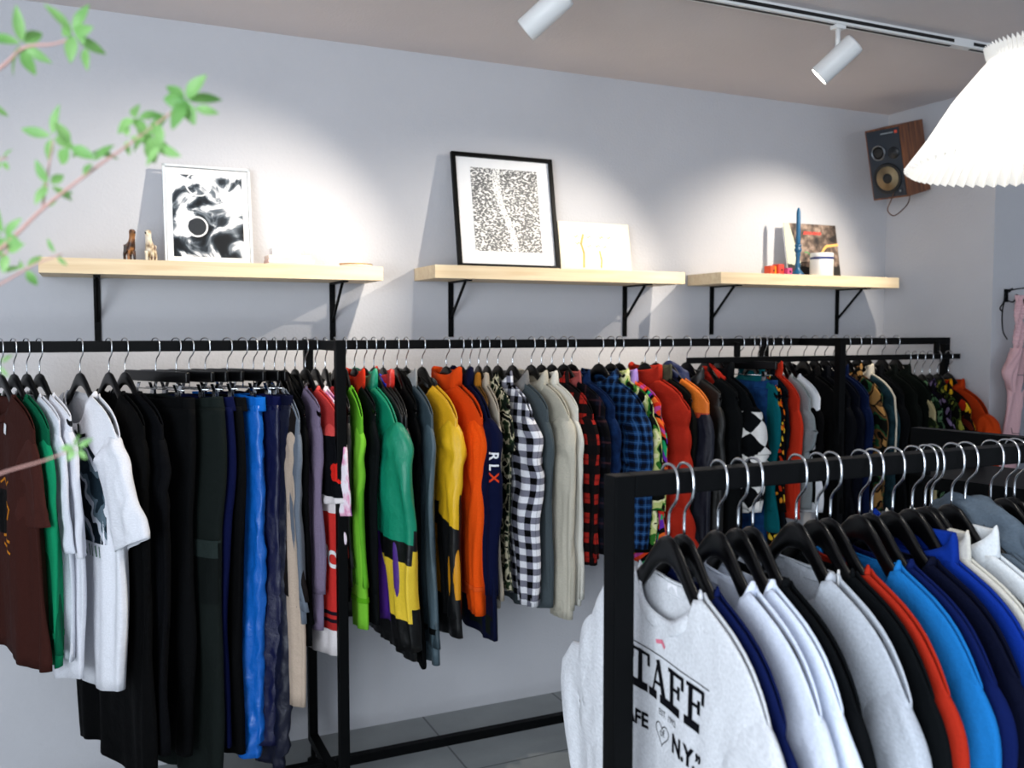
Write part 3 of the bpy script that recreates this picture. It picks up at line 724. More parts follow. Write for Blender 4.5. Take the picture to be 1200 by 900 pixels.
for g in low_items: G[g['l']] = garment('low', g)
for g in front_items: G[g['l']] = garment('front', g)
for g in clip_items: G[g['l']] = trousers(g)
jeans = trousers(dict(n='jeans', h=866, th=24, b=640, m=('denim', '#16365e', '#2c5a8c'), l='blue jeans hanging between the checker jacket and the teal shirt', cat='jeans', W=.17, T=.016))
for px, lb in ((1093, 'empty black hanger on the front rail just right of the hoodie'), (1162, 'bare black hanger third from the right edge of the front rail'), (1180, 'bare black hanger second from the right edge of the front rail'), (1190, 'bare black hanger nearest the right edge of the front rail')):
    place_hanger('h', (atY(px, 540, FD).x, FD, FZ), R(-4), lb, 'black wooden hangers')
# --- prints and small details
def get(s):
    return next(v for k, v in G.items() if s in k)
INK = cloth(S('#12131c'))
g = get('oatmeal'); P = []
def slab_letter(ch, x, y, w, h, t=.007):
    o = []
    if ch == 'T': o += stroke([(x, y), (x, y+h)], t*1.3)+stroke([(x-w/2, y+h), (x+w/2, y+h)], t*.6)+stroke([(x-w/2, y+h), (x-w/2, y+h*.72)], t*.9)+stroke([(x+w/2, y+h), (x+w/2, y+h*.72)], t*.9)+stroke([(x-w*.32, y), (x+w*.32, y)], t*1.5)
    if ch == 'A': o += stroke([(x-w*.4, y), (x, y+h)], t*.6)+stroke([(x, y+h), (x+w*.4, y)], t*1.3)+stroke([(x-w*.24, y+h*.38), (x+w*.24, y+h*.38)], t*.6)+stroke([(x-w*.55, y), (x-w*.2, y)], t*1.5)+stroke([(x+w*.2, y), (x+w*.6, y)], t*1.5)
    if ch == 'F': o += stroke([(x-w*.25, y), (x-w*.25, y+h)], t*1.3)+stroke([(x-w*.45, y+h), (x+w*.42, y+h)], t*.7)+stroke([(x+w*.42, y+h), (x+w*.42, y+h*.72)], t*.9)+stroke([(x-w*.25, y+h*.55), (x+w*.2, y+h*.55)], t*.6)+stroke([(x+w*.2, y+h*.68), (x+w*.2, y+h*.40)], t*.9)+stroke([(x-w*.5, y), (x+w*.2, y)], t*1.5)
    if ch == 'S': o += stroke([(x+w*.4, y+h*.75), (x+w*.3, y+h), (x-w*.3, y+h), (x-w*.4, y+h*.6), (x+w*.4, y+h*.4), (x+w*.3, y), (x-w*.3, y), (x-w*.4, y+h*.25)], t*1.2)
    return o
for i, ch in enumerate('STAFF'):
    P += slab_letter(ch, -.112+i*.052, -.318, .046, .052, .0085)
P += stroke([(-.12, -.257), (.0, -.255), (.13, -.257)], .0015)
decal(P, g['body'], INK, 'chest_print', g['o'], g['fr'])
decal(text_polys('EST. 1992', .013, 0, .02, -.338)+text_polys('N.Y.”', .036, 0, .076, -.368, .0016)+text_polys('CAFE', .032, 0, -.078, -.371, .001), g['body'], INK, 'chest_print', g['o'], g['fr'])
hp = [(.020*math.sin(q)**3*1.0+.004, -.368+.0011*(13*math.cos(q)-5*math.cos(2*q)-2*math.cos(3*q)-math.cos(4*q))) for q in [2*math.pi*i/24 for i in range(25)]]
decal(stroke(hp, .0015)+text_polys('of', .018, 0, .004, -.367), g['body'], INK, 'chest_print', g['o'], g['fr'])
decal([[(-.013, -.168), (.013, -.168), (.013, -.15), (-.013, -.15)]], g['body'], cloth(S('#f2f2f6')), 'neck_label', g['o'], g['fr'])
decal(stroke([(-.012, -.236), (.004, -.232), (.010, -.238)], .006), g['body'], cloth(S('#e08a9c')), 'pink_mark', g['o'], g['fr'])
# navy jersey letters run down the near sleeve
g = get('navy jersey'); sl = g['near']; a = R(28)
d = Vector((math.sin(a), math.cos(a), 0)); r_ = Vector((math.cos(a), -math.sin(a), 0))*-1
r_ = d.cross(Vector((0, 0, 1))); cy = -(g['B'].W+.015)
for tx, col, dz in (('R', '#f2f2f4', .0), ('L', '#f2f2f4', -.038), ('X', '#e2542e', -.074)):
    decal(text_polys(tx, .046, -math.pi/2, -.008, 0, .001), sl, cloth(S(col)), 'sleeve_letter', sl, ((0, cy, -.37+dz), r_, (0, 0, 1), d), .0045)
decal([[(x, z) for x, z in ((-.3, -g['L']+.02), (.3, -g['L']+.02), (.3, -g['L']+.085), (-.3, -g['L']+.085))]], g['body'], cloth(S('#20281f')), 'hem_band', g['o'], g['fr'])
# brown tee: yellow print and white label
g = get('dark brown tee')
yl = cloth(S('#c8882a'))
decal(stroke([(.0, -.40), (.03, -.385), (.05, -.405), (.08, -.39)], .006)+stroke([(.07, -.45), (.09, -.47), (.08, -.50)], .006)+stroke([(.0, -.56), (.04, -.555), (.09, -.565)], .008)+stroke([(.0, -.585), (.03, -.60), (.06, -.585), (.09, -.60)], .007), g['body'], yl, 'chest_print', g['o'], g['fr'])
decal([[(-.05, -.555), (.065, -.555), (.065, -.42), (-.05, -.42)]], g['body'], cloth(S('#0d0b0e')), 'chest_print', g['o'], g['fr'], .0018)
decal([[(.045, -.25), (.062, -.255), (.066, -.225), (.05, -.22)]], g['body'], cloth(S('#e8e8ea')), 'price_tag', g['o'], g['fr'], .004)
# printed white tee
g = get('dark picture print')
decal([[(-.06, -.58), (.19, -.58), (.19, -.42), (.17, -.34), (.09, -.28), (.0, -.30), (-.06, -.40)]], g['body'], cloth(('camo', ['#2a3a44', '#6a7a84', '#c8ccd4', '#1c2a34'], 9.)), 'chest_print', g['o'], g['fr'])
decal(sum([stroke([(-.04+.022*k, -.59), (-.035+.022*k, -.62)], .006) for k in range(10)], []), g['body'], cloth(S('#2c7a5a')), 'chest_print', g['o'], g['fr'])
decal(stroke([(.02, -.255), (.05, -.27), (.09, -.262)], .010)+stroke([(.05, -.27), (.04, -.235)], .012), g['body'], cloth(S('#0c0e12')), 'neck_label', g['o'], g['fr'], .006)
# red jersey flower and letters
g = get('sports jersey')
fl = []
for k in range(5):
    q = 2*math.pi*k/5; cx, cz = .02+.020*math.cos(q), -.40+.020*math.sin(q)
    fl.append([(cx+.017*math.cos(w), cz+.017*math.sin(w)) for w in [2*math.pi*i/10 for i in range(10)]])
decal([[(-.24, -.475), (.24, -.475), (.24, -.30), (-.24, -.30)]], g['body'], cloth(S('#14151b')), 'chest_panel', g['o'], g['fr'], .0018)
q_ = R(50); decal(fl, g['near'], cloth(S('#d8352c')), 'flower_print', g['near'], ((0, -g['B'].W, 0), (math.cos(q_), -math.sin(q_), 0), (0, 0, 1), (math.sin(q_), math.cos(q_), 0)), .005)
decal(text_polys('DC', .075, -.35, .17, -.68, .003), g['body'], cloth(S('#f0f0f0')), 'chest_print', g['o'], g['fr'], .003)
# blue and white patterned sleeve
g = get('bright blue hood')
g['near'].data.materials[0] = cloth(('stripes', ['#e8eef6', '#2a5cc0', '#e8eef6', '#10141c', '#2a5cc0'], 7.5), .5)
# orange jacket pockets
g = get('bright orange')
zk = cloth(S('#15110f'))
decal(stroke([(.035, -.24), (.035, -.40)], .007)+stroke([(.05, -.44), (.12, -.42)], .008)+stroke([(.12, -.42), (.118, -.58)], .005), g['body'], zk, 'pocket_zip', g['o'], g['fr'], .003)
# cargo pocket
g = get('cargo')
q_ = R(48); cf = ((0, -.11, 0), (math.cos(q_), -math.sin(q_), 0), (0, 0, 1), (math.sin(q_), math.cos(q_), 0))
decal([[(-.055, -.80), (.085, -.80), (.085, -.63), (-.055, -.63)]], g['legs'][1], cloth(S('#1b2120')), 'cargo_pocket', g['legs'][1], cf, .006)
decal([[(-.06, -.655), (.09, -.655), (.09, -.60), (-.06, -.60)]], g['legs'][1], cloth(S('#343e3c')), 'pocket_flap', g['legs'][1], cf, .010)
# ring on the navy trousers
g = get('metal ring'); bm = bmesh.new()
tube(bm, [(-.028+.0*math.cos(q), -.05+.010*math.cos(q), -.245+.034*math.sin(q)) for q in [2*math.pi*i/24 for i in range(25)]], .0025, 8, False)
tube(bm, [(-.028, -.05, -.279), (-.030, -.052, -.33)], .003, 8); link('ring_pull', bm, CHROME, g['o'], True, 'silver ring')
# neck cord of the black front sweatshirt
g = get('white neck cord'); bm = bmesh.new()
tube(bm, spline([(-.022, -.082, -.137), (-.028, -.09, -.15), (-.026, -.083, -.175), (-.030, -.07, -.19)], 12), .002, 8); link('neck_cord', bm, cloth(S('#e8e8e8')), g['o'])
# quilting lines of the vest
g = get('padded vest'); me = g['body'].data
for v in me.vertices:
    q = (v.co.z*9.5) % 1.0; k = abs(math.sin(math.pi*q))**.6
    if v.co.z < -.19: v.co.x *= .45+.8*k; v.co.y *= .97+.05*k
# pale piping on the denim jacket
g = get('pale piping'); B = g['B']
bm = bmesh.new(); tube(bm, [(0, -y, shz(y)+.002) for y in [.09+.14*i/8 for i in range(9)]]+[(-.004, -.238, -.27), (-.006, -.25, -.34), (-.010, -.252, -.45), (-.012, -.25, -.56)], .004, 8); link('piping', bm, cloth(S('#d8d0c0')), g['o'])

# ------------------------------------------------------------------ shelves
def wood():
    t = NT('pale_birch', .6); o = t.obj()
    mp = t.new('ShaderNodeMapping'); t.link(o, mp.inputs[0]); mp.inputs['Scale'].default_value = (1.5, 22, 22)
    n = t.new('ShaderNodeTexNoise', Scale=2., Detail=5., Distortion=.6); t.link(mp.outputs[0], n.inputs['Vector'])
    t.base(t.ramp(n.outputs['Fac'], [(.3, '#d9bf98'), (.7, '#ead6b4')], False)); t.bump(n.outputs['Fac'], .001, .2); return t.m
WOOD = wood(); SF = 3.26
def shelf(px0, px1, zt, brackets, label):
    x0 = atY(px0, 320, SF).x; x1 = atY(px1, 320, SF).x
    t = thing('wall_shelf', label, 'shelf', ((x0+x1)/2, WY, zt-.05), group=None); ox = t.location
    bm = bmesh.new(); box(bm, (x0-ox.x, SF-WY, 0), (x1-ox.x, -.001, .05), .0015); link('board', bm, WOOD, t, False)
    for p in brackets:
        x = atY(p, 360, WY-.01).x-ox.x; bm = bmesh.new()
        box(bm, (x-.011, -.007, -.225), (x+.011, -.001, 0), .001)
        box(bm, (x-.011, -.21, -.006), (x+.011, -.001, 0), .001)
        beam(bm, (x, -.006, -.15), (x, -.165, -.006), .009, .009, .001)
        beam(bm, (x, -.001, -.20), (x, -.010, -.20), .008, .008, 0); beam(bm, (x, -.001, -.04), (x, -.010, -.04), .008, .008, 0)
        link('bracket', bm, BLACK, t, False, 'black steel bracket')
    return x0, x1
Z1, Z2, Z3 = 1.832, 1.847, 1.854
shelf(45, 449, Z1, (114, 390), 'pale wooden wall shelf at the left, under a black and white photo print')
shelf(510, 803, Z2, (529, 733), 'middle pale wooden wall shelf, under the black framed picture')
shelf(845, 1054, Z3, (835, 982), 'pale wooden wall shelf at the right, with a blue candle')

def leaning(name, label, cat, px, zbase, w, h, ybase, tilt, thick, mats, yaw=0):
    x = atY(px, 300, ybase-.0).x
    return thing(name, label, cat, (x, ybase, zbase), (-tilt, 0, yaw))
def panel(bm, w, h, y0, y1, x0=None, z0=0): box(bm, (-w/2, y0, z0), (w/2, y1, z0+h), 0)
# photo print in a clear frame
def print_mat(kind):
    t = NT('print_'+kind, .6 if kind != 'photo' else .3); o = t.obj()
    if kind == 'photo':
        n = t.new('ShaderNodeTexNoise', Scale=11., Detail=4., Distortion=1.); t.link(o, n.inputs['Vector'])
        v = t.new('ShaderNodeTexVoronoi', Scale=13.); t.link(o, v.inputs['Vector'])
        f = t.math('ADD', n.outputs['Fac'], t.math('MULTIPLY', t.math('SUBTRACT', v.outputs['Distance'], .4), .25))
        t.base(t.ramp(f, [(.42, '#0c1014'), (.49, '#2c343c'), (.54, '#7a828a'), (.575, '#f0f0f2')], False))
    elif kind == 'dots':
        mp = t.new('ShaderNodeMapping'); t.link(o, mp.inputs[0]); mp.inputs['Rotation'].default_value = (0, R(35), 0); mp.inputs['Scale'].default_value = (1, 1, 1.9)
        v = t.new('ShaderNodeTexVoronoi', Scale=95.); t.link(mp.outputs[0], v.inputs['Vector'])
        n = t.new('ShaderNodeTexNoise', Scale=6., Detail=3.); t.link(o, n.inputs['Vector'])
        sp = t.new('ShaderNodeSeparateXYZ'); t.link(o, sp.inputs[0])
        cx = t.math('ADD', t.math('MULTIPLY', t.math('SINE', t.math('MULTIPLY', sp.outputs[2], 14.)), .02), t.math('MULTIPLY', sp.outputs[2], -.10))
        dd = t.math('ABSOLUTE', t.math('SUBTRACT', sp.outputs[0], t.math('ADD', cx, .02)))
        fig = t.math('LESS_THAN', dd, t.math('ADD', .002, t.math('MULTIPLY', n.outputs['Fac'], .026)))
        thr = t.math('SUBTRACT', t.math('ADD', .46, t.math('MULTIPLY', n.outputs['Fac'], .25)), t.math('MULTIPLY', fig, .25))
        f = t.math('LESS_THAN', v.outputs['Distance'], thr)
        t.base(t.mix(t.math('MULTIPLY', f, .88), '#f0efec', '#23252a'))
    elif kind == 'cover':
        n = t.new('ShaderNodeTexNoise', Scale=24., Detail=6.); t.link(o, n.inputs['Vector'])
        sp = t.new('ShaderNodeSeparateXYZ'); t.link(o, sp.inputs[0])
        c = t.ramp(n.outputs['Fac'], [(.36, '#1c1512'), (.5, '#5a4a40'), (.66, '#a08a7a')], False)
        c = t.mix(t.math('LESS_THAN', t.math('ADD', sp.outputs[0], t.math('MULTIPLY', sp.outputs[2], .25)), -.065), c, '#c2c8ae')
        c = t.mix(t.math('LESS_THAN', t.math('ADD', sp.outputs[2], t.math('MULTIPLY', n.outputs['Fac'], .06)), .085), c, '#17140f')
        t.base(c)
    elif kind == 'pale':
        n = t.new('ShaderNodeTexNoise', Scale=26., Detail=3.); t.link(o, n.inputs['Vector'])
        t.base(t.ramp(n.outputs['Fac'], [(.40, '#f2eedd'), (.60, '#fbf9f2')], False))
    return t.m
def glassy(name, alpha=.25, col='#dfe8ea', rough=.05):
    t = NT(name, rough); t.base(col); t.b.inputs['Transmission Weight'].default_value = 1.; t.b.inputs['IOR'].default_value = 1.3; return t.m
def picture(name, label, cat, px, zb, w, h, yb, tilt, parts, yaw=0):
    x = atY(px, 300, yb).x
    t = thing(name, label, cat, (x, yb, zb+.0008), (-tilt, 0, yaw))
    for nm, w0, h0, y0, y1, x0, z0, mat in parts:
        bm = bmesh.new(); box(bm, (x0-w0/2, y0, z0), (x0+w0/2, y1, z0+h0)); link(nm, bm, mat, t, False)
    return t
PAPER = plain('white_paper', '#f1f1f2', .6, 0, 0, 30, None, .03)
# 1: photo print
wpx = lambda a, b, Y: atY(b, 300, Y).x-atY(a, 300, Y).x
w = wpx(198, 294, 3.42); h = .345
p = picture('photo_print', 'black and white photo print with white border in a clear frame on the left shelf', 'picture', 246, Z1, w, h, 3.415, R(9),
    [('print_sheet', w, h, -.003, .0, 0, 0, PAPER), ('photo_image', w*.86, h*.86, -.0042, -.003, 0, h*.075, print_mat('photo'))])
bm = bmesh.new(); 
for s in (-1, 1): box(bm, (s*(w/2+.006)-.004, -.008, 0), (s*(w/2+.006)+.004, .004, h+.012))
box(bm, (-w/2-.01, -.008, h+.004), (w/2+.01, .004, h+.012)); link('clear_frame', bm, plain('acrylic_edge', '#dfe6ea', .15), p, False)
rg = bmesh.new(); seg = 32
for (cx, cz, r0, r1) in ((-.04, .135, .038, .032), (-.03, .29, .045, .040)):
    a = [rg.verts.new((cx+r0*math.cos(2*math.pi*k/seg), -.0048, cz+r0*math.sin(2*math.pi*k/seg))) for k in range(seg)]
    b = [rg.verts.new((cx+r1*math.cos(2*math.pi*k/seg), -.0048, cz+r1*math.sin(2*math.pi*k/seg))) for k in range(seg)]
    for k in range(seg): rg.faces.new((a[k], a[(k+1) % seg], b[(k+1) % seg], b[k]))
link('ring_shapes', rg, PAPER, p, False)
bm = bmesh.new(); dk = [(-.04+.030*math.cos(2*math.pi*k/seg), -.0047, .135+.030*math.sin(2*math.pi*k/seg)) for k in range(seg)]
bm.faces.new([bm.verts.new(q) for q in dk]); link('dark_disc', bm, plain('photo_dark', '#23282e', .4), p, False)
# 2: black framed picture
w = wpx(533, 652, 3.40); h = .475; yb = 3.405; f_ = .016
p = picture('framed_picture', 'tall black-framed print of dark dashes leaning on the middle shelf', 'picture', 597, Z2, w, h, yb, R(10),
    [('frame', f_, h, -.018, .0, -w/2+f_/2, 0, BLACK), ('frame', f_, h, -.018, .0, w/2-f_/2, 0, BLACK),
     ('frame', w-2*f_, f_, -.018, .0, 0, 0, BLACK), ('frame', w-2*f_, f_, -.018, .0, 0, h-f_, BLACK),
     ('mat_board', w-2*f_, h-2*f_, -.006, -.001, 0, f_, PAPER), ('print', w*.66, h*.73, -.0075, -.006, .004, h*.15, print_mat('dots'))])
# 3: pale framed note
w = wpx(655, 738, 3.42); h = .215
p = picture('small_picture', 'faint cream picture with pale yellow marks, right of the black frame', 'picture', 699, Z2, w, h, 3.43, R(10),
    [('frame', w, h, -.010, -.002, 0, 0, plain('cream_frame', '#e0d8c2', .5)), ('print', w*.88, h*.84, -.0112, -.010, 0, h*.08, print_mat('pale'))])
bm = bmesh.new(); yl = plain('pale_yellow_ink', '#b9a962', .7)
def flat(bm, polys, y):
    for pl in polys: bm.faces.new([bm.verts.new((a, y, b)) for a, b in pl])
mk = stroke([(-.065, .02), (-.06, .08), (-.07, .12), (-.058, .16)], .012)+stroke([(.02, .02), (.025, .05), (.018, .09)], .010)
for cx, cz in ((-.09, .15), (-.03, .15), (.03, .15), (-.085, .12), (-.03, .11), (.01, .112), (.045, .108), (.07, .15)):
    mk += stroke([(cx-.012, cz+.006), (cx-.004, cz-.004), (cx+.003, cz+.006), (cx+.012, cz-.002)], .004)
flat(bm, mk, -.0116); link('pale_marks', bm, yl, p, False)
# 4: book with dark cover
w = wpx(925, 986, 3.42); h = .262
p = picture('picture_book', 'book with dark brown photo cover and red title leaning behind the white mug', 'book', 954, Z3, w, h, 3.43, R(10),
    [('pages', w-.004, h-.004, -.010, .0, 0, .002, PAPER), ('cover', w, h, -.012, -.010, 0, 0, print_mat('cover'))])
bm = bmesh.new(); flat(bm, [[(a, b) for a, b in q] for q in text_polys('david', .030, 0, -.005, h-.042, .0015)+text_polys('byrne', .030, 0, .055, h-.046, .0015)][:0], 0)
# unreadable red title: two short runs of rounded strokes
tt = []
for x0, n in ((-.045, 5), (.012, 5)):
    for k in range(n):
        tt += stroke([(x0+k*.0105, h-.052-.002*(k % 2)), (x0+k*.0105+.006, h-.038), (x0+k*.0105+.009, h-.050)], .0045)
flat(bm, tt, -.0126); link('title', bm, plain('red_ink', '#e0453a', .6), p, False)
bm = bmesh.new(); flat(bm, stroke([(.040, .092), (.050, .11), (.068, .135), (.09, .155), (w/2, .165)], .012), -.0127); link('curved_mark', bm, plain('yellow_ink', '#efb765', .6), p, False)
bm = bmesh.new(); flat(bm, stroke([(-.05, .12), (-.035, .122), (-.022, .112)], .005), -.0127); link('green_mark', bm, plain('green_ink', '#4f9a5c', .6), p, False)
# blue candle in a blue holder
X, Yc = atY(935, 300, 3.34).x, 3.34
bl = plain('blue_glaze', '#0e5076', .35, 0, 0, 60, None, .15)
o = thing('candlestick', 'turned blue candlestick on the right shelf', 'candlestick', (X, Yc, Z3+.0005))
bm = bmesh.new(); lathe(bm, [(.030, 0), (.032, .004), (.024, .012), (.014, .024), (.010, .036), (.013, .044), (.010, .052), (.009, .075), (.013, .083), (.010, .090), (.016, .098), (.018, .106), (.012, .110), (.016, .118), (.016, .124), (.011, .126)], 32); bm.transform(Matrix.Diagonal((1, 1, 1.16, 1))); link('holder', bm, bl, o)
o = thing('candle', 'tall thin blue taper candle in the blue candlestick', 'candle', (X, Yc, Z3+.1475))
bm = bmesh.new(); lathe(bm, [(.0095, 0), (.0105, .003), (.0095, .145), (.006, .162), (.002, .168)], 24); link('wax', bm, plain('blue_wax', '#0f567e', .5), o)
bm = bmesh.new(); tube(bm, [(0, 0, .167), (.001, 0, .174)], .0008, 6); link('wick', bm, plain('wick', '#e8e2d2', .8), o)
# white mug with blue stripe
X = atY(963, 300, 3.33).x; rr = wpx(949, 977, 3.33)*.365
o = thing('white_canister', 'white ceramic pot with one blue stripe near its rim', 'pot', (X, 3.33, Z3+.0005)); cw = plain('white_ceramic', '#e4e2de', .25, 0, 0, 50, None, .03)
bm = bmesh.new(); hh = .108; lathe(bm, [(rr*.96, 0), (rr, .004), (rr, .078), (rr*1.0, .094), (rr, hh-.003), (rr*.97, hh), (rr*.93, hh-.003), (rr*.92, .01), (.001, .008)], 48, cap=False)
bm.faces.ensure_lookup_table(); link('pot_body', bm, cw, o)
bm = bmesh.new(); lathe(bm, [(rr+.0006, .078), (rr+.0010, .080), (rr+.0010, .087), (rr+.0006, .089)], 48, cap=False); link('stripe', bm, plain('blue_stripe', '#1b2c6a', .3), o, True, 'navy blue stripe')
# little blocks
for px, w_, h_, c, y_, lb in ((903, .040, .040, '#e2502a', 3.335, 'orange-red block at the left of the small blocks'), (912, .036, .048, '#d94438', 3.325, 'taller red block between the orange and pink blocks'), (922, .030, .030, '#c4487e', 3.31, 'small pink block nearest the candlestick')):
    X = atY(px, 310, y_).x; o = thing('toy_block', lb, 'block', (X, y_, Z3+.0005), (0, 0, R(8)), 'small coloured blocks on the right shelf')
    bm = bmesh.new(); box(bm, (-w_/2, -.02, 0), (w_/2, .02, h_), .003); link('block', bm, plain('block_'+c, c, .45), o, False)
    bm = bmesh.new(); lathe(bm, [(.006, -.0006), (.006, .0006)], 20); bm.transform(Matrix.Translation((.002, -.0206, h_*.45))@Matrix.Rotation(R(90), 4, 'X')); link('hole', bm, plain('dark_hole', '#1a1016', .7), o)
    if c == '#e2502a':
        bm = bmesh.new(); box(bm, (.006, -.0212, .001), (.018, -.019, h_-.001)); link('amber_side', bm, plain('amber', '#f09a2a', .4), o, False)
# pink cards, white box, and a gold ring dish on the left shelf
for px, w_, h_, d_, c, lb, nm, z_ in ((352, .26, .005, .12, '#efcfc8', 'flat pink card under the small pale books', 'card', 0), (339, .165, .016, .11, '#eec9c0', 'pale pink book, lower of the small stack', 'small_book', .0055), (337, .15, .014, .10, '#f2ddd2', 'cream pink book, upper of the small stack', 'small_book', .0222), (334, .10, .024, .07, '#f6f2f2', 'small white box on top of the pink books', 'small_box', .037)):
    X = atY(px, 300, 3.38).x; o = thing(nm, lb, nm.split('_')[-1], (X, 3.38, Z1+.0006+z_)); 
    bm = bmesh.new(); box(bm, (-w_/2, -d_/2, 0), (w_/2, d_/2, h_), .0012); link('cover' if 'book' in nm else 'body', bm, plain('pale_'+c, c, .6), o, False)
    if 'book' in nm:
        bm = bmesh.new(); box(bm, (-w_/2-.0008, -d_/2-.0012, h_*.25), (w_/2-.006, -d_/2+.002, h_*.75)); link('pages', bm, PAPER, o, False)
    if nm == 'small_box':
        bm = bmesh.new(); box(bm, (-w_/2-.001, -d_/2-.001, h_*.62), (w_/2+.001, d_/2+.001, h_+.001)); link('lid', bm, PAPER, o, False)
X = atY(417, 305, 3.36).x; o = thing('ring_dish', 'flat gold-rimmed oval dish at the right end of the left shelf', 'dish', (X, 3.36, Z1+.0006))
bm = bmesh.new(); lathe(bm, [(.045, 0), (.060, .006), (.062, .012), (.058, .012), (.044, .004), (.001, .003)], 40); bm.transform(Matrix.Diagonal((1., .7, 1, 1))); link('dish', bm, plain('pale_dish', '#efe4d4', .4), o)
bm = bmesh.new(); tube(bm, [(.061*math.cos(q), .043*math.sin(q), .013) for q in [2*math.pi*i/40 for i in range(41)]], .0022, 8, False); link('rim', bm, plain('gold', '#c79a4c', .3, 1), o, True, 'gold rim')

# ------------------------------------------------------------------ dog figurines
def figurine(px, yaw, cols, label, headturn):
    X = atY(px, 300, 3.37).x; o = thing('animal_figurine', label, 'figurine', (X, 3.37, Z1+.0006), (0, 0, yaw)); o.scale = (1., 1., 1.12)
    me = bpy.data.meshes.new('body')
    # body along +x (head end), standing; one skinned surface
    V = [(0, 0, .040), (-.014, 0, .037), (.012, 0, .046), (.020, 0, .058), (.023, 0, .074), (.025, 0, .086), (.036, 0, .085), (.045, 0, .083),
         (-.016, .009, .030), (-.019, .010, .016), (-.015, .010, .003), (-.016, -.009, .030), (-.019, -.010, .016), (-.015, -.010, .003),
         (.014, .009, .032), (.014, .010, .017), (.016, .010, .003), (.014, -.009, .032), (.014, -.010, .017), (.016, -.010, .003),
         (-.024, 0, .040), (-.030, 0, .030), (.022, .008, .094), (.022, -.008, .094), (.020, .010, .003), (.020, -.010, .003)]
    rad = [.014, .013, .0145, .0115, .0095, .0105, .0065, .0045, .0075, .005, .005, .0075, .005, .005, .0065, .005, .0045, .0065, .005, .0045, .004, .002, .003, .003, .0045, .0045]
    E = [(0, 1), (0, 2), (2, 3), (3, 4), (4, 5), (5, 6), (6, 7), (1, 8), (8, 9), (9, 10), (1, 11), (11, 12), (12, 13), (2, 14), (14, 15), (15, 16), (2, 17), (17, 18), (18, 19), (1, 20), (20, 21), (5, 22), (5, 23), (16, 24), (19, 25)]
    me.from_pydata([tuple(v) for v in V], E, []); ob = bpy.data.objects.new('body', me); C.objects.link(ob); ob.parent = o
    sk = ob.modifiers.new('skin', 'SKIN')
    for v, r in zip(me.skin_vertices[0].data, rad): v.radius = (r, r)
    me.skin_vertices[0].data[0].use_root = True
    ss = ob.modifiers.new('s', 'SUBSURF'); ss.levels = 2; ss.render_levels = 2
    t = NT('figurine_'+cols[0].strip('#'), .35); n = t.new('ShaderNodeTexNoise', Scale=34., Detail=2.); t.link(t.obj(), n.inputs['Vector'])
    t.base(t.ramp(n.outputs['Fac'], [(.35, cols[0]), (.47, cols[1]), (.58, cols[2])], False)); 
    dg = bpy.context.evaluated_depsgraph_get(); m2 = bpy.data.meshes.new_from_object(ob.evaluated_get(dg)); ob.modifiers.clear(); ob.data = m2
    m2.materials.clear(); m2.materials.append(t.m)
    for p_ in m2.polygons: p_.use_smooth = True
    for s in (-1, 1):
        bm = bmesh.new(); bmesh.ops.create_uvsphere(bm, u_segments=10, v_segments=8, radius=.0016); bm.transform(Matrix.Translation((.033, s*.0062, .0885))); link('eye', bm, plain('eye', '#060606', .2), o)
    bm = bmesh.new(); bmesh.ops.create_uvsphere(bm, u_segments=10, v_segments=8, radius=.0026); bm.transform(Matrix.Translation((.0485, 0, .084))); link('nose', bm, plain('eye', '#060606', .2), o)
figurine(152, R(-70), ('#1c1410', '#4a2c1a', '#96653a'), 'dark brown dog figurine, left of the pair on the left shelf', 1)
figurine(177, R(248), ('#5a3518', '#d8c6a8', '#efe4d0'), 'brown and cream dog figurine, right of the pair on the left shelf', -1)

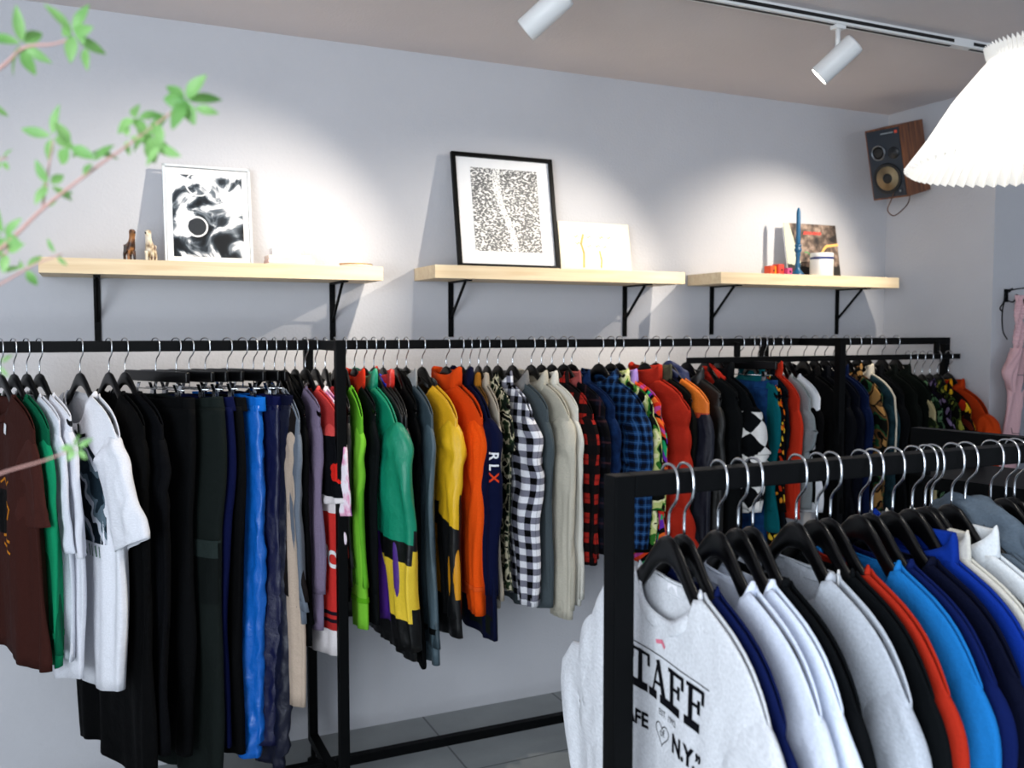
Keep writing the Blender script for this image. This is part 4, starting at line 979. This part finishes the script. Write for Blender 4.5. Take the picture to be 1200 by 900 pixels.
# ------------------------------------------------------------------ wall speaker
def speaker():
    c = atX(1052, 188, WX-.19); 
    t = thing('bookshelf_speaker', 'walnut loudspeaker with dark front mounted high on the right wall', 'speaker', c)
    yaw = math.atan2(-.18, -.98); n = Vector((math.cos(yaw), math.sin(yaw), 0))
    # local: +x front normal, y width, z height
    M = Matrix.Rotation(yaw, 4, 'Z')@Matrix.Rotation(R(15), 4, 'Y')
    t.rotation_euler = M.to_euler(); W_, H_, D_ = .185, .335, .19
    wt = NT('walnut', .45); mp = wt.new('ShaderNodeMapping'); wt.link(wt.obj(), mp.inputs[0]); mp.inputs['Scale'].default_value = (30, 30, 3)
    n_ = wt.new('ShaderNodeTexNoise', Scale=2., Detail=5.); wt.link(mp.outputs[0], n_.inputs['Vector']); wt.base(wt.ramp(n_.outputs['Fac'], [(.3, '#4a2716'), (.7, '#8a5330')], False))
    bm = bmesh.new(); box(bm, (-D_/2, -W_/2, -H_/2), (D_/2, W_/2, H_/2), .003); link('cabinet', bm, wt.m, t, False)
    bm = bmesh.new(); box(bm, (D_/2-.002, -W_/2+.008, -H_/2+.008), (D_/2+.004, W_/2-.008, H_/2-.008), .001); link('baffle', bm, plain('baffle_blue', '#10202e', .5), t, False)
    fx = D_/2+.004
    def disc(nm, y, z, prof, mat, par=t):
        bm = bmesh.new(); lathe(bm, prof, 40); bm.transform(Matrix.Translation((fx, y, z))@Matrix.Rotation(R(90), 4, 'Y')); return link(nm, bm, mat, par)
    w = disc('woofer', 0, -.070, [(.072, 0), (.072, .004), (.066, .007), (.060, .003), (.056, .003)], plain('rubber', '#0a0c0e', .6))
    disc('cone', 0, -.070, [(.057, .004), (.040, .003), (.026, .002)], plain('tan_cone', '#cdb48a', .7), w)
    disc('dust_cap', 0, -.070, [(.026, .003), (.018, .008), (.001, .010)], plain('rubber', '#0a0c0e', .6), w)
    m_ = disc('midrange_driver', -.032, .055, [(.036, 0), (.036, .004), (.031, .005), (.031, .001), (.001, .001)], plain('silver_ring', '#8a9096', .3, 1))
    disc('midrange_dome', -.032, .055, [(.029, .002), (.018, .004), (.001, .006)], plain('rubber', '#0a0c0e', .6), m_)
    disc('tweeter', .045, .045, [(.028, 0), (.027, .003), (.012, .001), (.008, .004), (.001, .006)], plain('tweeter_black', '#15181c', .4))
    disc('knob', .058, -.135, [(.006, 0), (.006, .006), (.001, .007)], plain('silver_ring', '#8a9096', .3, 1))
    bm = bmesh.new(); box(bm, (fx-.0, .062, .133), (fx+.0012, .076, .147)); link('badge', bm, plain('badge_red', '#c84a34', .4), t, False, 'small orange-red badge')
    bm = bmesh.new(); box(bm, (fx-.0, -.01, .137), (fx+.001, .055, .142)); link('badge_line', bm, plain('badge_grey', '#8a949a', .4), t, False)
    # arm to the wall, and hanging wire
    inv = (Matrix.Translation(c)@M).inverted()
    b = inv@Vector((WX-.001, c.y+.03, c.z)); bm = bmesh.new(); beam(bm, (-D_/2+.005, 0, 0), b, .03); link('wall_arm', bm, BLACK, t, False)
    bm = bmesh.new(); P = [c+Vector((-.05, -.03, -.155)), c+Vector((-.07, -.03, -.20)), c+Vector((-.09, -.03, -.245)), c+Vector((-.05, -.03, -.27)), c+Vector((.02, -.02, -.235)), c+Vector((.08, 0, -.19)), c+Vector((.10, .01, -.12))]
    tube(bm, [inv@q for q in spline(P, 30)], .0028, 6); link('wire', bm, plain('brown_wire', '#5a3a28', .6), t)
speaker()

# ------------------------------------------------------------------ light track and spotlights
TY = 2.50
WHITEM = plain('white_metal', '#e9e9e8', .4, 0, 0, 30, .4, .02)
t = thing('lighting_track', 'white ceiling track with black slots', 'track', (2.2, TY, CZ))
bm = bmesh.new(); box(bm, (-2.6, -.018, -.030), (1.5, .018, 0), .002); link('track_body', bm, WHITEM, t, False)
for a, b in ((-2.55, atY(1113, 60, TY).x-2.2), (atY(1136, 62, TY).x-2.2, 1.45)):
    bm = bmesh.new(); box(bm, (a, -.0195, -.0215), (b, -.0175, -.0095)); box(bm, (a, -.006, -.0315), (b, .006, -.0295)); link('slot', bm, plain('slot_black', '#0a0a0c', .6), t, False)
def spot(x, aim, label, power, size=80, hidden_z=0, blend=.8):
    t = thing('track_spotlight', label, 'spotlight', (x, TY, CZ-.030), group='spotlights on the ceiling track')
    bm = bmesh.new(); box(bm, (-.022, -.016, -.014), (.022, .016, -.0003), .002); tube(bm, [(0, 0, -.012), (0, 0, -.095)], .009, 12); link('adapter', bm, WHITEM, t)
    piv = Vector((0, 0, -.105)); d = (Vector(aim)-(Vector((x, TY, CZ-.030))+piv)).normalized()
    Q = d.to_track_quat('-Z', 'Y').to_matrix().to_4x4()
    M = Matrix.Translation(piv+Vector((0, 0, -.012)))@Q
    bm = bmesh.new(); lathe(bm, [(.030, .075), (.036, .078), (.0385, .070), (.0385, -.078), (.036, -.082), (.034, -.078), (.033, -.060), (.001, -.058)], 40); bm.transform(M); body = link('lamp_head', bm, WHITEM, t)
    bm = bmesh.new(); bmesh.ops.create_uvsphere(bm, u_segments=16, v_segments=10, radius=.014); bm.transform(Matrix.Translation(piv)); link('joint', bm, WHITEM, t)
    bm = bmesh.new(); lathe(bm, [(.0345, -.0815), (.001, -.0815)], 32, cap=False); bm.transform(M); link('lens', bm, emit('lamp_lens', '#fff4e4', 6.), t)
    L = bpy.data.lights.new('spot_light', 'SPOT'); L.energy = power; L.spot_size = R(size); L.spot_blend = blend; L.shadow_soft_size = .015; L.color = (1, .90, .76)
    lo = bpy.data.objects.new('spot_light', L); C.objects.link(lo); lo.parent = t; lo.matrix_local = M@Matrix.Translation((0, 0, -.088))
spot(atY(640, -50, TY).x, (.15, WY, 1.42), 'white cylinder spotlight at the top edge of the photo', 40)
spot(atY(982, 40, TY).x, (1.48, WY, 1.36), 'white cylinder spotlight near the ceiling track end', 40)
spot(3.25, (2.92, WY, 1.60), 'white cylinder spotlight hidden behind the pleated lampshade', 36)

# ------------------------------------------------------------------ pleated pendant
def pendant():
    z0 = 1.40; px, py = 1214, 193
    d = ray(px, py); c = d*(z0/d.dot(fw))+Vector((0, 0, EYE))
    t = thing('pendant_lamp', 'white pleated paper pendant lampshade at the top right', 'lamp', c)
    M = Matrix.Rotation(R(0), 4, fw)@Matrix.Rotation(R(-1.5), 4, rt)
    t.rotation_euler = M.to_euler()
    NP = 64; seg = NP*2; prof = [(.183, 0, .0045), (.150, .048, .004), (.115, .104, .0032), (.078, .150, .002), (.068, .162, .0012), (.070, .174, .0025), (.072, .182, .003)]
    bm = bmesh.new(); rings = []
    for i, (r, z, a) in enumerate(prof):
        rings.append([bm.verts.new(((r+(a if k % 2 else -a))*math.cos(2*math.pi*k/seg), (r+(a if k % 2 else -a))*math.sin(2*math.pi*k/seg), z+((.004 if k % 2 else -.003) if i in (0, len(prof)-1) else 0))) for k in range(seg)])
    for i in range(len(rings)-1):
        for k in range(seg): bm.faces.new((rings[i][k], rings[i][(k+1) % seg], rings[i+1][(k+1) % seg], rings[i+1][k]))
    m = NT('shade_paper', .9); m.base('#f2f2f0'); tr = m.new('ShaderNodeBsdfTranslucent'); tr.inputs[0].default_value = lin('#e4e1dc')
    df = m.new('ShaderNodeBsdfDiffuse'); df.inputs[0].default_value = lin('#e2e2e0'); mx = m.new('ShaderNodeMixShader'); mx.inputs[0].default_value = .55
    m.link(df.outputs[0], mx.inputs[1]); m.link(tr.outputs[0], mx.inputs[2]); m.link(mx.outputs[0], m.n['Material Output'].inputs['Surface'])
    s = link('lamp_shade', bm, m.m, t, False)
    bm = bmesh.new(); bmesh.ops.create_uvsphere(bm, u_segments=24, v_segments=16, radius=.028); bm.transform(Matrix.Translation((0, 0, .085))); b = link('bulb', bm, emit('bulb_glow', '#fff6ea', 2.5), t)
    bm = bmesh.new(); lathe(bm, [(.014, .105), (.018, .11), (.018, .150), (.006, .165)], 20); link('lamp_holder', bm, WHITEM, t)
    inv = (Matrix.Translation(c)@M).inverted(); top = inv@Vector((c.x+.02, c.y-.0, CZ-.001))
    bm = bmesh.new(); tube(bm, [(0, 0, .16), (0, 0, .19), inv@Vector((c.x+.02, c.y, c.z+.30)), top], .003, 8); link('cord', bm, WHITEM, t)
    bm = bmesh.new(); 
    for q in range(3): tube(bm, [(0, 0, .156), (.066*math.cos(q*2.09), .066*math.sin(q*2.09), .162)], .0015, 6)
    link('shade_spider', bm, WHITEM, t)
    L = bpy.data.lights.new('bulb_light', 'POINT'); L.energy = 2.2; L.shadow_soft_size = .03; L.color = (1, .95, .88)
    lo = bpy.data.objects.new('bulb_light', L); C.objects.link(lo); lo.parent = t; lo.location = (0, 0, .05)
pendant()

# ------------------------------------------------------------------ black shelving at the right
def unit():
    a = atZ(1067, 501, 1.33); b = atZ(1200, 513, 1.33); d = (b-a).normalized(); d.z = 0
    n = Vector((-d.y, d.x, 0))
    if n.x < 0: n = -n
    t = thing('display_shelving', 'black open display shelving beyond the right end of the front rack', 'shelving', (a.x, a.y, 0), (0, 0, math.atan2(d.y, d.x)))
    # local x runs towards the camera along the front edge, local y is depth
    s = 1 if (Matrix.Rotation(math.atan2(d.y, d.x), 3, 'Z')@Vector((0, 1, 0))).dot(n) > 0 else -1
    L = 1.0
    def bd(nm, x0, y0, z0, x1, y1, z1):
        ya, yb = sorted((s*y0, s*y1)); bm = bmesh.new(); box(bm, (x0, ya, z0), (x1, yb, z1), .002); return link(nm, bm, BLACK, t, False)
    bd('top_rail', 0, 0, 1.285, L, .045, 1.33)
    bd('shelf_board', 0, 0, 1.165, L, .345, 1.20)
    bd('shelf_board', 0, 0, .72, L, .345, .75); bd('shelf_board', 0, 0, .20, L, .345, .23)
    for x in (0, L-.04):
        for y in (0, .305): bd('post', x, y, 0, x+.04, y+.04, 1.284)
    bd('back_panel', .041, .335, .23, L-.041, .344, 1.164)
    M = Matrix.Rotation(math.atan2(d.y, d.x), 4, 'Z'); M.translation = (a.x, a.y, 0)
    # folded dark clothes on its shelves
    for i, (x, z, c, lb) in enumerate(((.25, .7505, '#15171d', 'charcoal'), (.58, .7505, '#131c3c', 'navy'))):
        for k in range(3):
            q = M@Vector((x, s*.17, z+k*.045)); o = thing('folded_garment', ('lowest', 'middle', 'topmost')[k]+' folded '+lb+' garment in a stack on the black shelving', 'folded clothes', q, (0, 0, math.atan2(d.y, d.x)), 'folded clothes on the black shelving')
            bm = bmesh.new(); box(bm, (-.13, -.12, 0), (.13, .12, .042), .016); bmesh.ops.subdivide_edges(bm, edges=bm.edges[:], cuts=1)
            link('fabric', bm, cloth(S(c)), o)
unit()

# ------------------------------------------------------------------ pink clothes on the side wall
hp_ = atY(1190, 346, AY-.05)
t = thing('wall_hook', 'black wire hook on the wall at the right edge', 'hook', (hp_.x, AY, hp_.z))
bm = bmesh.new(); box(bm, (-.012, -.006, -.03), (.012, -.0005, .03), .001)
for P in ([(0, -.004, .02), (-.02, -.05, .03), (-.07, -.07, .012)], [(0, -.004, .02), (.02, -.05, .03), (.07, -.07, .035)], [(0, -.004, -.02), (0, -.04, -.03), (-.005, -.06, 0)],
          [(-.01, -.004, 0), (-.05, -.03, -.03), (-.08, -.035, -.06), (-.06, -.035, -.075)], [(-.01, -.004, -.02), (-.045, -.02, -.08), (-.05, -.03, -.16), (-.02, -.03, -.20)]):
    tube(bm, spline(P, 12), .003, 6)
link('hook_body', bm, BLACK, t)
t = thing('pinafore_dress', 'pale pink dress with a ruched strap hanging from the wall hook', 'dress', (hp_.x, AY-.06, hp_.z))
pk = cloth(S('#e4c0c4'))
def strip(nm, P, w, T, mat, par, seed=0, n=40):
    pts = spline(P, n); ws = [q[0] for q in spline([(a, 0, 0) for a in w], n)]
    def f(i, j):
        a = 2*math.pi*i/32; c, s = math.cos(a), math.sin(a); p_ = pts[j]
        y = T*spow(s, .7)+.008*math.sin(c*6+j*.3+seed)*min(1, ws[j]/.05)
        return Vector((p_.x+ws[j]*c, p_.y+y, p_.z)), (ws[j]*c, p_.z)
    return link(nm, grid_mesh(f, 32, n-1), mat, par)
s_ = strip('strap', [(.015, -.0, .0), (.01, -.005, -.12), (.005, -.01, -.26)], [.030, .028, .034], .008, pk, t, 2, 50)
for v in s_.data.vertices: v.co.y += .003*math.sin(v.co.z*260); v.co.x += .002*math.sin(v.co.z*260)
strip('bodice', [(.0, -.01, -.24), (-.0, -.012, -.34), (.0, -.012, -.62), (.0, -.014, -.95)], [.045, .055, .085, .15], .016, pk, t, 4)
strip('sleeve', [(-.02, -.02, -.24), (-.05, -.022, -.30), (-.065, -.022, -.36), (-.045, -.02, -.44)], [.02, .035, .035, .01], .02, pk, t, 6)
bm = bmesh.new(); tube(bm, [(-.05, -.034, -.36), (.0, -.036, -.362), (.05, -.034, -.36)], .0015, 6); tube(bm, [(-.06, -.036, -.60), (-.055, -.037, -.625), (.02, -.037, -.63), (.06, -.035, -.63)], .0018, 6)
link('stitching', bm, plain('dark_thread', '#6a5a62', .8), t)
o = thing('t_shirt', 'grey printed tee hanging at the right edge beside the pink dress', 't-shirt', (hp_.x+.10, AY-.09, hp_.z-.0)); 
gb = strip('body', [(0, 0, -.33), (0, 0, -.5), (0, 0, -.95)], [.08, .10, .11], .014, cloth(S('#9fa0a8', 1)), o, 8)
bm = bmesh.new(); tube(bm, [(0, 0, -.33), (0, .02, -.2), (0, .05, .0)], .002, 6); link('hanging_loop', bm, BLACK, o)
bm = bmesh.new()
for a, b in (((-.06, -.445), (-.02, -.445)), ((-.055, -.47), (-.025, -.47)), ((-.02, -.52), (.03, -.52)), ((-.01, -.55), (.03, -.55))):
    beam(bm, (a[0], -.0235, a[1]), (b[0], -.0235, b[1]), .010, .002, 0)
link('chest_print', bm, INK, o, False)
o = thing('tote_bag', 'black cloth bag hanging over the grey tee at the right edge', 'bag', (hp_.x+.105, AY-.125, hp_.z))
strip('bag_body', [(0, 0, -.22), (0, 0, -.30), (0, 0, -.42), (.02, 0, -.48)], [.05, .095, .085, .04], .014, cloth(S(K)), o, 9)
bm = bmesh.new(); tube(bm, spline([(-.03, 0, -.25), (-.06, .05, -.05), (-.08, .09, .0), (-.02, .07, -.06), (.03, 0, -.25)], 30), .006, 8); link('strap', bm, cloth(S(K)), o)

# ------------------------------------------------------------------ leafy plant at the left, near the camera
def leaf_mat():
    t = NT('leaf', .5); n = t.new('ShaderNodeTexNoise', Scale=30., Detail=2.); t.link(t.obj(), n.inputs['Vector'])
    t.base(t.ramp(n.outputs['Fac'], [(.3, '#5f9a4c'), (.7, '#96c478')], False)); t.b.inputs['Subsurface Weight'].default_value = .0
    tr = t.new('ShaderNodeBsdfTranslucent'); tr.inputs[0].default_value = lin('#8cc45a'); mx = t.new('ShaderNodeMixShader'); mx.inputs[0].default_value = .35
    t.link(t.b.outputs[0], mx.inputs[1]); t.link(tr.outputs[0], mx.inputs[2]); t.link(mx.outputs[0], t.n['Material Output'].inputs['Surface']); return t.m
LEAF = leaf_mat(); BARK = plain('twig_bark', '#b98f86', .8, 0, .001, 80)
def at(px, py, z): d = ray(px, py); return d*(z/d.dot(fw))+Vector((0, 0, EYE))
def leaf(bm, base, dirn, L, W_, nrm):
    dirn = dirn.normalized(); side = dirn.cross(nrm).normalized(); nn = side.cross(dirn); n = 8; prev = None
    for i in range(n+1):
        s = i/n; w = W_*math.sin(math.pi*min(1, s*.96+.02))**.8*(1-.25*s); mid = base+dirn*L*s-nn*L*.25*s*s
        row = [bm.verts.new(mid-side*w+nn*w*.35), bm.verts.new(mid), bm.verts.new(mid+side*w+nn*w*.35)]
        if prev:
            for k in range(2): bm.faces.new((prev[k], prev[k+1], row[k+1], row[k]))
        prev = row
def plant():
    zt = .80; base = at(-190, 700, zt+.05)
    t = thing('leafy_plant', 'leafy green shrub with thin pinkish twigs reaching in from the left edge', 'plant', (base.x, base.y, 0)); o = t.location
    rnd = random.Random(5)
    bm = bmesh.new(); lathe(bm, [(.11, 0), (.14, .02), (.17, .30), (.18, .31), (.16, .31), (.15, .27), (.001, .27)], 40); link('pot', bm, plain('clay_pot', '#8a8680', .8, 0, .001), t)
    trunk = [Vector((base.x, base.y, .27)), Vector((base.x-.01, base.y+.01, .9)), at(-200, 470, zt), at(-170, 200, zt), at(-150, 60, zt)]
    bm = bmesh.new(); tube(bm, [p-o for p in spline(trunk, 40)], [.012-.008*i/39 for i in range(40)], 10); link('trunk', bm, BARK, t)
    def branch(P, r0, r1, tips):
        r0 *= .75; r1 *= .75; tk = min(spline(trunk, 120), key=lambda q: (q-(at(*P[0])-Vector((0, 0, .05)))).length)
        pts = spline([tk-o]+[at(x, y, z)-o for x, y, z in P[(1 if P[0][0] < 0 else 0):]] if P[0][0] < 0 else [at(x, y, z)-o for x, y, z in P], 30); bm = bmesh.new(); tube(bm, pts, [r0+(r1-r0)*i/29 for i in range(30)], 8); b = link('branch', bm, BARK, t)
        for (x, y, z, n, s) in tips:
            c = at(x, y, z)-o; bl = bmesh.new(); a0 = rnd.random()*6
            for k in range(n):
                a = a0+2*math.pi*k/n+rnd.uniform(-.3, .3); dr = rt*math.cos(a)+up*math.sin(a)+fw*rnd.uniform(-.7, .7)
                leaf(bl, c+dr*.002, dr, s*rnd.uniform(.65, 1.15), s*rnd.uniform(.19, .27), (-fw+up*rnd.uniform(-.4, .8)+rt*rnd.uniform(-.4, .4)).normalized())
            link('leaves', bl, LEAF, b)
    L = .0245
    branch([(-150, 160, .80), (-60, 118, .78), (0, 80, .76), (28, 56, .75), (60, 52, .75), (84, 46, .75)], .0024, .0012, [(26, 52, .75, 6, L), (86, 40, .75, 7, L*.95), (100, 55, .75, 2, L*.8)])
    branch([(-170, 420, .80), (-80, 350, .78), (0, 292, .77), (52, 243, .76), (110, 198, .75), (150, 170, .75), (214, 122, .74)], .0026, .0011,
           [(218, 118, .74, 6, L), (226, 126, .74, 2, L*.9), (160, 140, .75, 4, L), (172, 160, .745, 5, L), (190, 172, .745, 3, L*.9), (150, 162, .75, 3, L*.6), (110, 190, .75, 2, L*.7), (68, 231, .76, 2, L*.4)])
    branch([(50, 244, .76), (55, 210, .76), (62, 165, .755)], .0013, .0009, [(62, 160, .755, 4, L*.85), (82, 172, .75, 3, L), (104, 180, .75, 2, L), (58, 217, .76, 5, L*.75)])
    branch([(-130, 330, .79), (-60, 315, .78), (0, 300, .77), (10, 290, .77)], .0018, .001, [(5, 276, .77, 5, L*.85), (8, 296, .77, 4, L*.75)])
    branch([(-150, 400, .79), (-60, 362, .78), (0, 333, .77), (40, 310, .77), (72, 298, .77)], .0018, .0009, [(0, 320, .77, 3, L*.6), (30, 314, .77, 3, L*.7), (66, 298, .77, 2, L*.5)])
    branch([(-150, 260, .79), (-60, 215, .78), (0, 187, .77), (8, 186, .77)], .0014, .0009, [(3, 188, .77, 4, L*.5), (-14, 122, .77, 3, L*.7)])
    branch([(-150, 640, .80), (-60, 580, .78), (0, 555, .77), (50, 540, .77), (88, 526, .77)], .0014, .0008, [(90, 526, .77, 5, L*.6), (0, 427, .77, 3, L*.4)])
plant()

# ------------------------------------------------------------------ daylight
wd = bpy.data.worlds.new('world'); bpy.context.scene.world = wd; wd.use_nodes = True
bg = wd.node_tree.nodes['Background']; bg.inputs[0].default_value = (.74, .85, 1., 1); bg.inputs[1].default_value = .50
def area(loc, target, sx, sy, power, col):
    L = bpy.data.lights.new('window_daylight', 'AREA'); L.shape = 'RECTANGLE'; L.size = sx; L.size_y = sy; L.energy = power; L.color = col
    o = bpy.data.objects.new('window_daylight', L); C.objects.link(o); o.location = loc; o.rotation_euler = (Vector(target)-Vector(loc)).to_track_quat('-Z', 'Y').to_euler()
area((-2.3, -1.0, 1.6), (1.0, 1.8, 1.1), 2.6, 2.0, 100, (.84, .92, 1.))
sc = bpy.context.scene
sc.view_settings.view_transform = 'Standard'; sc.view_settings.look = 'None'; sc.view_settings.gamma = 1; sc.view_settings.use_curve_mapping = False
sc.view_settings.exposure = 1.12
